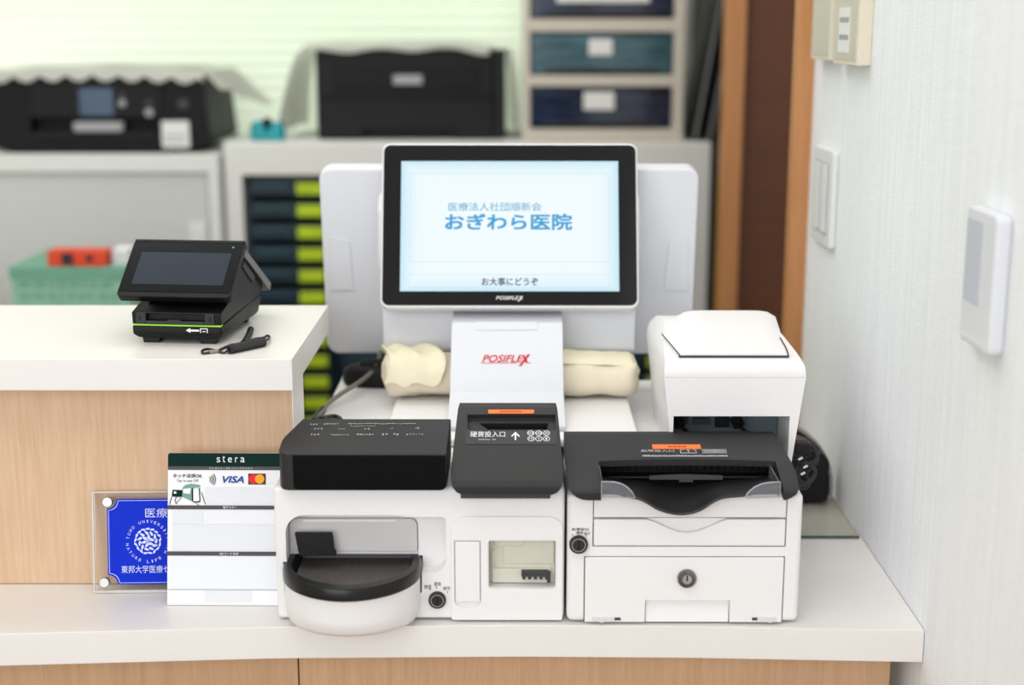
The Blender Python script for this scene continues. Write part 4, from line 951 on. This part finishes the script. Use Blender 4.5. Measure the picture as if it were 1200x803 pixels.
for k in range(11): t = k*2*math.pi/11; pet.append(leaf(ec[0]+er*.60*math.cos(t), ec[1]+er*.60*math.sin(t), er*.19, er*.085, t+random.uniform(.4, 1.6)))
for k in range(17): t = k*2*math.pi/17+.1; pet.append(leaf(ec[0]+er*.88*math.cos(t), ec[1]+er*.88*math.sin(t), er*.165, er*.07, t+1.57+random.uniform(-.5, .5)))
star = [(ec[0]+er*(.13 if i % 2 else .055)*math.cos(i*math.pi/5), ec[1]+er*(.13 if i % 2 else .055)*math.sin(i*math.pi/5)) for i in range(10)]
pet.append(star); link('emblem', flat(Fp, pet, .0009), 'i_pale', bp_)

# ================================================================== payment sign board
Bu = Vector((0, .0300, .1270)).normalized(); br = Vector((1, -.008, 0)).normalized(); Bu = (Bu-br*Bu.dot(br)).normalized()
B0 = at(195.8, 709.3, Z=.0006); Bf = frame(B0, br, Bu); Bn = Vector((Bf[0][2], Bf[1][2], Bf[2][2]))
def s2d(px, py):
    o = Vector((0, 0, H)); d = ROT @ Vector(((px-600)/F, -(py-401.5)/F, -1)); t = (B0-o).dot(Bn)/d.dot(Bn); v = o+d*t-B0; return v.dot(br), v.dot(Bu)
bh = s2d(260, 531)[1]; bw = .0985
sg = thing('payment_sign', 'white payment-methods sign board with dark green header left of coin machine', 'sign', tuple(B0+Vector((bw/2, 0, 0))))
link('board', xf(prism(rrect(0, bw, 0, bh, .001, r2=.0022), -.0022, 0, 'z', .0003, 1), Bf), 'paper', sg)
def band(py0, py1, mat, name, px0=None, px1=None, z=.0004):
    xa_ = 0 if px0 is None else s2d(px0, (py0+py1)/2)[0]; xb_ = bw if px1 is None else s2d(px1, (py0+py1)/2)[0]
    za, zb = s2d(262, py1)[1], min(bh, s2d(262, py0)[1])
    return link(name, flat(Bf, [[(xa_, za), (xb_, za), (xb_, zb), (xa_, zb)]], z), mat, sg)
hd_ = flat(Bf, [rrect(.0001, bw-.0001, s2d(262, 546.8)[1], bh-.0001, 0, r2=.0022)], .0004); link('green_header', hd_, 'green_head', sg)
band(546.8, 551, 'bar', 'grey_bar'); band(592.5, 597.2, 'bar', 'grey_bar'); band(646.5, 651.5, 'bar', 'grey_bar')
band(571, 591.5, 'pale_block', 'logo_strip', 240, 326); band(554, 568.5, 'pale_block2', 'logo_strip', 312, 326)
band(598.5, 614.3, 'pale_block', 'logo_strip', 202, 238); band(598.5, 614.3, 'pale_block2', 'logo_strip', 239, 326); band(615.3, 645.5, 'pale_block', 'logo_strip', 202, 326)
band(653, 690, 'pale_block2', 'logo_strip', 199, 326); band(691, 691.8, 'i_grey', 'rule_line'); band(693, 706, 'pale_block', 'logo_strip', 240, 295)
def gtx(body, px0, py0, px1, py1, **k):
    a = s2d(px0, (py0+py1)/2); b = s2d(px1, (py0+py1)/2); c_ = s2d((px0+px1)/2, py1); e = s2d((px0+px1)/2, py0); return text(body, Bf, (a[0]+b[0])/2, (c_[1]+e[1])/2, b[0]-a[0], e[1]-c_[1], z=.0007, **k)
hdw = [gtx(ch, x0_, y0_, x1_, 542, bold=-.005) for ch, x0_, y0_, x1_ in (('s', 254, 536, 258.3), ('t', 261, 534.2, 264), ('e', 267.3, 536, 272), ('r', 275.7, 536, 278.8), ('a', 282, 536, 287))]
link('header_lettering', merge(*hdw), 'i_white', sg)
link('bar_lettering', merge(gtx('クレジット / デビット / プリペイド', 245.5, 547.5, 296, 550.2), gtx('電子マネー', 261.5, 593.2, 277.5, 596.4), gtx('QRコード決済', 257.5, 647.4, 279.5, 650.7)), 'i_white', sg)
link('tap_lettering', merge(gtx('タッチ決済OK', 203, 555.3, 237, 560, bold=.03), gtx('Tap to pay OK', 207, 561.8, 233, 565.6)), 'i_black', sg)
link('card_lettering', gtx('VISA', 261, 558, 286, 566, bold=.045, shear=.28), 'i_blue', sg)
cc = s2d(243.5, 562); arcs = [ringpoly(cc[0]-.001, cc[1], r0, r0+.0006, -38, 38) for r0 in (.0030, .0045, .0060, .0075)]
link('contactless_mark', flat(Bf, arcs, .0006), 'i_black', sg)
a = s2d(291, 567.8); b_ = s2d(311.5, 555.2); link('card_badge', flat(Bf, [[(a[0], a[1]), (b_[0], a[1]), (b_[0], b_[1]), (a[0], b_[1])]], .0006), 'i_mcbg', sg)
c1_ = s2d(297, 561.4); c2_ = s2d(304.5, 561.4); rr = .0041
link('red_disc', flat(Bf, [circle(c1_[0], c1_[1], rr, 28)], .0008), 'i_mcred', sg); link('amber_disc', flat(Bf, [circle(c2_[0], c2_[1], rr, 28)], .0010), 'i_mcor', sg)
gp = lambda pts: [s2d(*p) for p in pts]
link('reader_drawing', flat(Bf, [gp([(214, 572), (217, 568.5), (224, 567), (234.5, 568.5), (235, 571), (226, 572), (226, 586), (224, 587), (213.5, 582)])], .0006), 'i_mint', sg)
link('reader_face_drawing', flat(Bf, [gp([(215, 573), (224, 572), (223, 579), (215, 578)]), gp([(227, 573), (233, 572.5), (234, 587), (227, 587.5)])], .0011), 'paper', sg)
link('card_drawing', flat(Bf, [gp([(202.5, 574), (214, 574.5), (213.5, 582.5), (201.5, 582)]), gp([(225, 572.5), (226.3, 571.5), (226.6, 588.3), (225, 587)]), gp([(226, 587.4), (234.6, 586.8), (234, 588.8), (226, 588.6)]), gp([(233.4, 572), (234.4, 572.3), (235, 588), (234, 588)])], .0008), 'green_head', sg)
hl = []
for p in (((201, 582.5), (199.5, 587), (198.5, 591.5)), ((207, 581), (205, 586), (206, 590)), ((206, 591), (208.5, 587), (212, 583.5)), ((236, 577), (238, 584), (240.5, 591)), ((228, 589), (233, 592.3))):
    for (xa_, ya_), (xb_, yb_) in zip(p, p[1:]): hl.append(gp([(xa_, ya_), (xa_+.8, ya_), (xb_+.8, yb_), (xb_, yb_)]))
link('hand_drawing', flat(Bf, hl, .0007), 'i_black', sg)
link('card_spot_drawing', flat(Bf, [gp([(204, 576), (207, 576), (207, 578.5), (204, 578.5)])], .0011), 'paper', sg)

# ================================================================== fixtures on the right wall
def wallbox(px_far, px_near, py_top, py_bot, x, name='', pad=0):
    """y0,y1,z0,z1 of a wall fitting from the photo on the plane X=x; py at the middle"""
    yn = at(px_near, (py_top+py_bot)/2, X=x).y; yf = at(px_far, (py_top+py_bot)/2, X=x).y; pm_ = (px_near+px_far)/2
    return yn, yf, at(pm_, py_bot, X=x).z, at(pm_, py_top, X=x).z
sw_ = thing('light_switch', 'white double rocker switch plate on the right wall', 'switch', (WX, 1.5, .2))
y0, y1, z0, z1 = wallbox(952, 975, 173, 287, WX-.006)
def yzplate(y0, y1, z0, z1, x0, x1, r, w): return prism(rrect(y0, y1, z0, z1, r), x0, x1, 'x', w, 2)
link('plate', yzplate(y0, y1, z0, z1, WX-.007, WX, .004, .002), 'plate', sw_)
L2 = y1-y0
for k in (0, 1):
    ya = y0+L2*(.16+.36*k); link('rocker_surround', yzplate(ya, ya+L2*.31, z0+.014, z1-.014, WX-.0078, WX-.006, .001, 0), 'grey', sw_)
    link('rocker', yzplate(ya+L2*.03, ya+L2*.27, z0+.0155, z1-.0155, WX-.0096, WX-.006, .001, .0006), 'plate', sw_)
it = thing('wall_intercom', 'slim white wall panel with blank lilac display, nearest on the right wall', 'wall panel', (WX, 1.1, .2))
y0, y1, z0, z1 = wallbox(1127, 1163, 244, 412, WX-.012)
link('case', yzplate(y0, y1, z0, z1, WX-.0120, WX, .006, .003), 'white2', it)
link('display', yzplate(y0+(y1-y0)*.38, y1-(y1-y0)*.10, z0+(z1-z0)*.32, z1-(z1-z0)*.08, WX-.0126, WX-.011, .001, 0), 'lilac', it)
link('base_line', yzplate(y0+(y1-y0)*.15, y1-(y1-y0)*.1, z0+.004, z0+.007, WX-.0124, WX-.011, .0005, 0), 'grey_white', it)
for nm, pf, pn, pb, lb in (('wall_controller', 950, 972, 71, 'cream wall controller with small display, farther of the two up on the wall'), ('wall_controller', 976, 1004, 77, 'cream wall controller with printed sticker, nearer of the two up on the wall')):
    x_ = WX-.0135; yn = at(pn, pb, X=x_).y; yf = at(pf, pb, X=x_).y; zb = at((pf+pn)/2, pb-1, X=x_).z
    cr = thing(nm, lb, 'controller', (WX, (yn+yf)/2, zb), 0, 'wall controllers above the switch')
    link('case', prism(rrect(yn, yf, zb, zb+.13, .002), x_, WX, 'x', .001, 2), 'beige_ctrl', cr)
    link('front_panel', box(x_-.0006, x_, yn+.006, yf-.006, zb+.005, zb+.126), 'ctrl_panel', cr)
    link('green_display', box(x_-.0010, x_, (yn+yf)/2, yf-.010, zb+.072, zb+.105), 'i_mint', cr)
    link('button', box(x_-.0014, x_, yn+.012, yn+.03, zb+.085, zb+.1, .0004), 'panel_dark', cr); link('button', box(x_-.0014, x_, yn+.012, yn+.03, zb+.064, zb+.078, .0004), 'panel_dark', cr)
    if pf > 960:
        stk = link('sticker', box(x_-.0009, x_, yn+.034, yf-.022, zb+.012, zb+.056), 'label_white', cr)
        link('sticker_print', merge(*[box(x_-.0012, x_, yn+.038, yf-.027, zb+.016+i*.0085, zb+.016+i*.0085+(.005 if i % 2 else .003)) for i in (1, 3)]), 'grey', stk)

# ================================================================== background
YA = 2.58
# left white cabinet
zA = at(100, 181, Y=YA).z
xA = at(258, 240, Y=YA).x
ca = thing('steel_cabinet', 'white steel cabinet with a pale grey door under the inkjet printer', 'cabinet', (xA-.45, 2.8, FLOOR))
bb = box(-1.5, xA, YA, 3.0-.03, FLOOR, zA, .003)
dxa = at(246, 260, Y=YA).x; dza = at(100, 202, Y=YA).z
bb = boolean(bb, box(-1.47, dxa, YA-.02, YA+.022, FLOOR+.06, dza))
link('carcass', bb, 'cab', ca)
da_ = link('door', box(-1.468, dxa-.003, YA+.006, YA+.020, FLOOR+.062, dza-.003, .002), 'cab_grey', ca)
r_ = R(222, 262, 242, 292, YA+.004); link('handle', box(r_[0], r_[1], YA+.0005, YA+.0065, r_[2], r_[3], .001), 'cab', da_)
# right cabinet with open front
YBc = 2.6
zB = at(500, 167, Y=YBc).z; xB0 = at(264, 240, Y=YBc).x; xB1 = at(832, 240, Y=YBc).x
cbn = thing('open_cabinet', 'wide white cabinet with open front full of dark trays', 'cabinet', ((xB0+xB1)/2, 2.8, FLOOR))
iz = at(300, 205, Y=YBc).z; ix0 = at(287, 300, Y=YBc).x; ix1 = at(812, 300, Y=YBc).x
bb = box(xB0, xB1, YBc, 2.965, FLOOR, zB, .004)
bb = boolean(bb, box(ix0, ix1, YBc-.02, 2.94, FLOOR+.12, iz))
link('carcass', bb, 'cab', cbn)
# tray towers
def tray_tower(xl, xr, rows_, label, name='tray_tower'):
    t = thing(name, label, 'tray tower', ((xl+xr)/2, 2.75, FLOOR+.12))
    link('casing', merge(box(xl, xl+.008, YBc+.02, 2.93, FLOOR+.1205, iz-.004), box(xr-.008, xr, YBc+.02, 2.93, FLOOR+.1205, iz-.004), box(xl, xr, 2.92, 2.93, FLOOR+.1205, iz-.004), box(xl, xr, YBc+.02, 2.93, iz-.012, iz-.004), box(xl, xr, YBc+.02, 2.93, FLOOR+.1205, FLOOR+.13)), 'tray', t)
    pit = at(330, 217, Y=YBc).z-at(330, 243, Y=YBc).z; z = at(330, 206, Y=YBc).z-.0005
    for k in range(rows_):
        zc = z-(k+1)*pit
        tr_ = box(xl+.009, xr-.009, YBc+.010, 2.91, zc+.003, zc+pit-.009, .002)
        tr_ = boolean(tr_, box(xl+.013, xr-.013, YBc+.022, 2.905, zc+.006, zc+pit))
        tr_ = link('tray', tr_, 'tray', t)
        link('tray_lip', box(xl+.02, xr-.075, YBc+.006, YBc+.0105, zc+pit*.48, zc+pit*.62, .001), 'tray_lip', tr_)
        link('tray_label', box(xr-.060, xr-.012, YBc+.0085, YBc+.0105, zc+.006, zc+pit-.013), 'lime_label', tr_)
tray_tower(ix0+.003, at(387, 300, Y=YBc).x, 14, 'dark teal tray tower with lime labels left of the sales terminal')
tray_tower(at(392, 300, Y=YBc).x, at(550, 300, Y=YBc).x, 12, 'dark teal tray tower half hidden behind the left of the sales terminal')
tray_tower(at(555, 300, Y=YBc).x, at(800, 300, Y=YBc).x, 12, 'wide dark tray tower showing under the right of the sales terminal')
# inkjet printer
yk = 2.60; zk = zA+.0006
x1 = at(246, 150, Y=yk).x; x0 = x1-.42
ij = thing('inkjet_printer', 'low black inkjet printer with blue display on the white steel cabinet', 'printer', ((x0+x1)/2, 2.72, zk))
zt = at(100, 88, Y=yk).z
bdj = prism([(x0+.06, zk), (x1-.075, zk), (x1-.012, zk+.012), (x1, zk+.02), (x1-.012, zt), (x0+.012, zt), (x0, zk+.02), (x0+.012, zk+.012)], yk, yk+.27, 'y', .006)
a = R(36, 138, 186, 160, yk); bdj = boolean(bdj, box(a[0], a[1], yk-.02, yk+.03, a[2], a[3]))
link('body', bdj, 'printer_black', ij)
a = R(36, 98, 190, 137, yk); fp = link('control_panel', box(a[0], a[1], yk-.004, yk+.004, a[2], a[3], .002), 'printer_black2', ij)
a = R(93, 103, 133, 136, yk-.004); link('display', box(a[0], a[1], yk-.006, yk-.003, a[2], a[3], .001), 'lcd_blue', fp)
for px, py, r in ((143.5, 113, .006), (143.5, 121, .0065), (175, 121, .006), (175, 132, .0075), (215, 122, .010)):
    c_ = at(px, py, Y=yk-.003); link('button', lathe([(0, .004), (r, .004), (r, -.003), (r*.7, -.004), (0, -.0042)], c_), 'grey' if r > .0064 and r < .009 else 'groove', fp if px < 180 else ij)
a = R(88, 143, 145, 154, yk); link('tray_handle', box(a[0], a[1], yk-.012, yk+.010, a[2], a[3], .003), 'grey', ij)
a = R(38, 155, 184, 160, yk); link('output_tray', box(a[0], a[1], yk-.006, yk+.03, a[2], a[3], .001), 'deep', ij)
a = R(190, 142, 222, 173, yk); stk = link('sticker', box(a[0], a[1], yk-.002, yk+.001, a[2], a[3]), 'label_white', ij)
link('sticker_print', merge(*[box(a[0]+.006, a[1]-.008, yk-.0026, yk-.0018, a[2]+.008+i*.011, a[2]+.012+i*.011) for i in range(2)]), 'grey', stk)
# cloth with scalloped edge over the inkjet printer
def cloth(name, label, pieces):
    o = thing(name, label, 'cloth', pieces[0][1]); 
    for nm, _, f, nu, nv in pieces:
        bm = loft([[f(i/nu, j/nv) for i in range(nu+1)] for j in range(nv+1)], False, False, False); bmesh.ops.solidify(bm, geom=bm.faces[:], thickness=.002); link(nm, bm, 'lace', o, 70)
    return o
def c_top(u, v): return (x0-.01+u*(x1-.006-x0+.01), yk-.006+v*.285, zt+.0045+.003*math.sin(u*17)*math.sin(v*9)+.006*math.sin(u*3.1))
def c_front(u, v):
    x = x0-.01+u*(x1-.006-x0+.01); drop = .004+.020*v*(.45+.55*abs(math.sin(math.pi*(u*9.0+.2))))
    return (x, yk-.010-.004*v, zt+.0045+.006*math.sin(u*3.1)-drop+.003)
def c_side(u, v):
    return (x1-.008+v*(.03+.045*u)+.006*math.sin(u*9)*v, yk+.004+u*.28, zt+.006-v*(.032+.045*u)+.004*math.sin(u*14)*v)
cloth('lace_cloth', 'white scalloped cloth draped over the black inkjet printer', [('top_cover', ((x0+x1)/2, 2.72, zt), c_top, 24, 10), ('scalloped_edge', None, c_front, 120, 6), ('side_drape', None, c_side, 20, 12)])
# laser printer
yl = 2.66; zl = zB+.0006
x0, x1 = at(370, 110, Y=yl).x, at(580, 110, Y=yl).x; zt2 = at(470, 58, Y=yl).z
lz = thing('laser_printer', 'tall black laser printer under a white cloth on the open cabinet', 'printer', ((x0+x1)/2, 2.8, zl))
lb_ = box(x0, x1, yl, yl+.25, zl, zt2, .008)
a = R(425, 151, 535, 168, yl); lb_ = boolean(lb_, box(a[0], a[1], yl-.02, yl+.02, zl-.02, a[3]))
link('body', lb_, 'printer_black2', lz)
a = R(390, 76, 562, 107, yl); link('front_tray_door', box(a[0], a[1], yl-.003, yl+.002, a[2], a[3], .003), 'printer_black', lz)
a = R(372, 109, 576, 117, yl); link('front_groove', box(a[0], a[1], yl-.002, yl+.002, a[2], a[3], .002), 'printer_black', lz)
a = R(461, 88, 495, 99, yl); link('name_plate', box(a[0], a[1], yl-.005, yl-.002, a[2], a[3], .003), 'grey', lz)
xs_ = at(592, 110, Y=yl).x; link('side_panel', box(x1-.004, xs_, yl+.006, yl+.23, zl, zt2-.001, .004), 'deep', lz)
def c_top2(u, v): return (x0-.02+u*(x1-x0+.02), yl-.008+v*.27, zt2+.004+.010*math.sin(math.pi*u)**2*.6+.008*max(0, math.sin(u*9+1))*.6)
def c_fr2(u, v): return (x0-.01+u*(x1-x0-.0), yl-.010, zt2+.006+.010*math.sin(math.pi*u)**2*.6+.008*max(0, math.sin(u*9+1))*.6-v*(.010+.006*math.sin(u*8)**2))
def c_left(u, v):
    return (x0-.022-.055*v**.6-.006*math.sin(u*11)*v+.02*u*v, yl+.005+u*.24, zt2+.004-v*(zt2-zl-.010)+.0*u)
def c_right(u, v): return (xs_+.004+.016*v**.5+.004*math.sin(u*10), yl+.012+u*.22, zt2+.002-v*(zt2-zl-.012))
cloth('dust_cloth', 'white cloth over the laser printer hanging down its left side', [('top_cover', ((x0+x1)/2, 2.8, zt2), c_top2, 24, 8), ('front_edge', None, c_fr2, 30, 4), ('left_drape', None, c_left, 16, 14), ('right_drape', None, c_right, 12, 12)])
# teal dispenser
c_ = at(313, 164, Y=2.64); tl = thing('tape_dispenser', 'small teal desk object with two humps and dark middle', 'desk object', (c_.x, 2.65, zl))
def hump(dx, r, h): return loft([[(c_.x+dx+q*r*math.cos(t*math.pi/10), 2.65+q*.020*math.sin(t*math.pi/10), zl+z_) for t in range(20)] for q, z_ in ((.95, .0005), (1, .008), (.95, h*.6), (.7, h*.9), (.3, h))])
link('body', merge(hump(-.014, .019, .037), hump(.016, .018, .034), box(c_.x-.03, c_.x+.03, 2.632, 2.668, zl+.0005, zl+.014, .004)), 'teal', tl, 60)
link('roller', lathe([(0, -.008), (.009, -.008), (.009, .008), (0, .008)], (c_.x+.001, 2.642, zl+.033), 'y', 20), 'black', tl)
# drawer tower
yd = 2.62; x0, x1 = at(612, 80, Y=yd).x, at(803, 80, Y=yd).x
dt = thing('drawer_tower', 'beige drawer tower with smoky blue see-through drawers on the open cabinet', 'drawer unit', ((x0+x1)/2, 2.78, zl))
rowsd = [(-92, -40), (-27, 22), (37, 88), (101, 151)]
zts = at(700, -105, Y=yd).z
fb = box(x0, x1, yd, yd+.30, zl, zts, .004)
ia, ib = at(621, 80, Y=yd).x, at(789, 80, Y=yd).x
for a_, b_ in rowsd:
    q = R(621, a_, 789, b_, yd); fb = boolean(fb, box(ia, ib, yd-.02, yd+.28, q[2], q[3]))
link('frame', fb, 'beige', dt)
for k, (a_, b_) in enumerate(rowsd):
    q = R(621, a_, 789, b_, yd)
    dw = box(ia+.002, ib-.002, yd+.004, yd+.275, q[2]+.002, q[3]-.004, .003); dw = boolean(dw, box(ia+.006, ib-.006, yd+.010, yd+.27, q[2]+.006, q[3]+.01))
    d_ = link('drawer', dw, 'aqua' if k == 2 else 'navy', dt)
    cxl = {0: (690, 716), 1: (652, 762), 2: (690, 718), 3: (684, 720)}[k]; pyl = {0: (-80, -60), 1: (-22, 3), 2: (46, 65), 3: (108, 129)}[k]
    e = R(cxl[0], pyl[0], cxl[1], pyl[1], yd); link('drawer_label', box(e[0], e[1], yd+.0015, yd+.0042, e[2], e[3], .001), 'label_white', d_)
    e = R(640, b_-8, 770, b_-3, yd); link('drawer_pull', box(e[0], e[1], yd-.001, yd+.004, e[2], e[3], .001), 'panel_dark', d_)
# leaning folders
for k, (pxb, pxt, lb) in enumerate(((811, 838, 'dark folder leaning beside the beige drawer tower, left of two'), (828, 848, 'dark folder leaning against the wooden door frame, right of two'))):
    pb = at(pxb, 160, Y=2.63); tp = at(pxt, 10, Y=2.63); ang = math.atan2(tp.x-pb.x, tp.z-pb.z)
    ang = .16
    T = Matrix.Translation((pb.x, 2.63, zl+.001)) @ Matrix.Rotation(ang, 4, 'Y')
    f_ = thing('leaning_folder', lb, 'folder', (pb.x, 2.7, zl), 0, 'dark folders leaning in the corner')
    link('cover', xf(merge(box(0, .002, 0, .23, 0, .31), box(.014, .016, 0, .23, 0, .31), box(0, .016, .226, .23, 0, .31)), T), 'black_door', f_)
    link('edge_highlight', xf(box(.0022, .0070, -.001, .22, .003, .305), T), 'grey_door', f_)  # grey strip paints the highlight along the folder's edge
# mint box, red box and paper on the staff desk behind the raised counter
dk = thing('staff_desk', 'grey-white staff desk hidden behind the raised counter', 'desk', (-.95, 2.2, FLOOR))
link('desktop', box(-1.5, -.45, 1.95, 2.45, -.03, 0, .002), 'cab', dk)
for x_ in (-1.47, -.48):
    for y_ in (1.98, 2.42): link('leg', box(x_-.02, x_+.02, y_-.02, y_+.02, FLOOR, -.03), 'grey', dk)
ym = 2.18; x0 = at(13, 330, Y=ym).x; x1 = at(150, 330, Y=ym).x; zm = at(80, 313, Y=ym).z
mbx = thing('mint_file_box', 'mint green file box behind the raised counter at left', 'box', ((x0+x1)/2, ym+.1, 0))
link('carton', box(x0, x1, ym, ym+.2, .0005, zm-.012, .002), 'mint', mbx); link('lid', box(x0-.002, x1+.002, ym-.003, ym+.203, zm-.018, zm, .002), 'mint_d', mbx)
pr_ = []
random.seed(9)
for i in range(5):
    x = x0+.012
    while x < x1-.02:
        wq = random.uniform(.006, .02); pr_.append(box(x, x+wq, ym-.0008, ym+.001, .02+i*.019, .02+i*.019+.009)); x += wq+.006
link('box_print', merge(*pr_), 'mint_d', mbx)
x0r = at(55, 305, Y=ym).x; x1r = at(124, 305, Y=ym).x; zr = at(80, 295, Y=ym).z
rb_ = thing('red_box', 'flat red-orange box with dark print lying on the mint box', 'box', ((x0r+x1r)/2, ym+.08, zm))
link('carton', box(x0r, x1r, ym+.002, ym+.045, zm+.0005, zr, .001), 'red', rb_)
a = R(70, 296, 88, 316, ym+.01); link('box_print', merge(box(a[0]+.006, a[1], ym+.001, ym+.003, max(a[2], zm+.003), a[3]), box(a[1]+.02, a[1]+.03, ym+.001, ym+.003, zm+.008, zr-.006)), 'navy_print', rb_)
x1p = at(152, 305, Y=ym+.02).x
solo('paper_stack', merge(*[box(x1r+.004+random.uniform(0, .001), x1p+random.uniform(-.002, 0), ym+.02, ym+.06, zm+.0006+i*.0034, zm+.0038+i*.0034, .0004) for i in range(7)]), 'paper', 'small stack of white paper beside the red box on the mint box', 'paper')

# ================================================================== light
def area(name, loc, rot, sx, sy, e, col=(1, 1, 1)):
    l = bpy.data.lights.new(name, 'AREA'); l.shape = 'RECTANGLE'; l.size = sx; l.size_y = sy; l.energy = e; l.color = col
    o = bpy.data.objects.new(name, l); o.location = loc; o.rotation_euler = rot; COL.objects.link(o); return o
area('lobby_light', (-.5, .35, 1.70), (0, 0, 0), 1.6, 1.0, 11, (1, .975, .95))
area('desk_light', (-.5, 2.0, 1.70), (0, 0, 0), 1.8, 1.0, 17, (1, .985, .97))
area('lobby_window', (-.9, -1.3, .75), (math.radians(80), 0, math.radians(-25)), 2.2, 1.7, 33, (.96, .975, 1))
wd = bpy.data.worlds.new('daylight'); bpy.context.scene.world = wd; wd.use_nodes = True
bg = wd.node_tree.nodes['Background']; bg.inputs[0].default_value = (.93, .96, 1, 1); bg.inputs[1].default_value = .52
sc0 = bpy.context.scene
sc0.view_settings.view_transform = 'Standard'; sc0.view_settings.look = 'None'; sc0.view_settings.exposure = 0.0
sc0.cycles.use_denoising = True; sc0.cycles.max_bounces = 8; sc0.cycles.transparent_max_bounces = 12; sc0.cycles.sample_clamp_indirect = 6
for m in TXT.values(): bpy.data.meshes.remove(m)
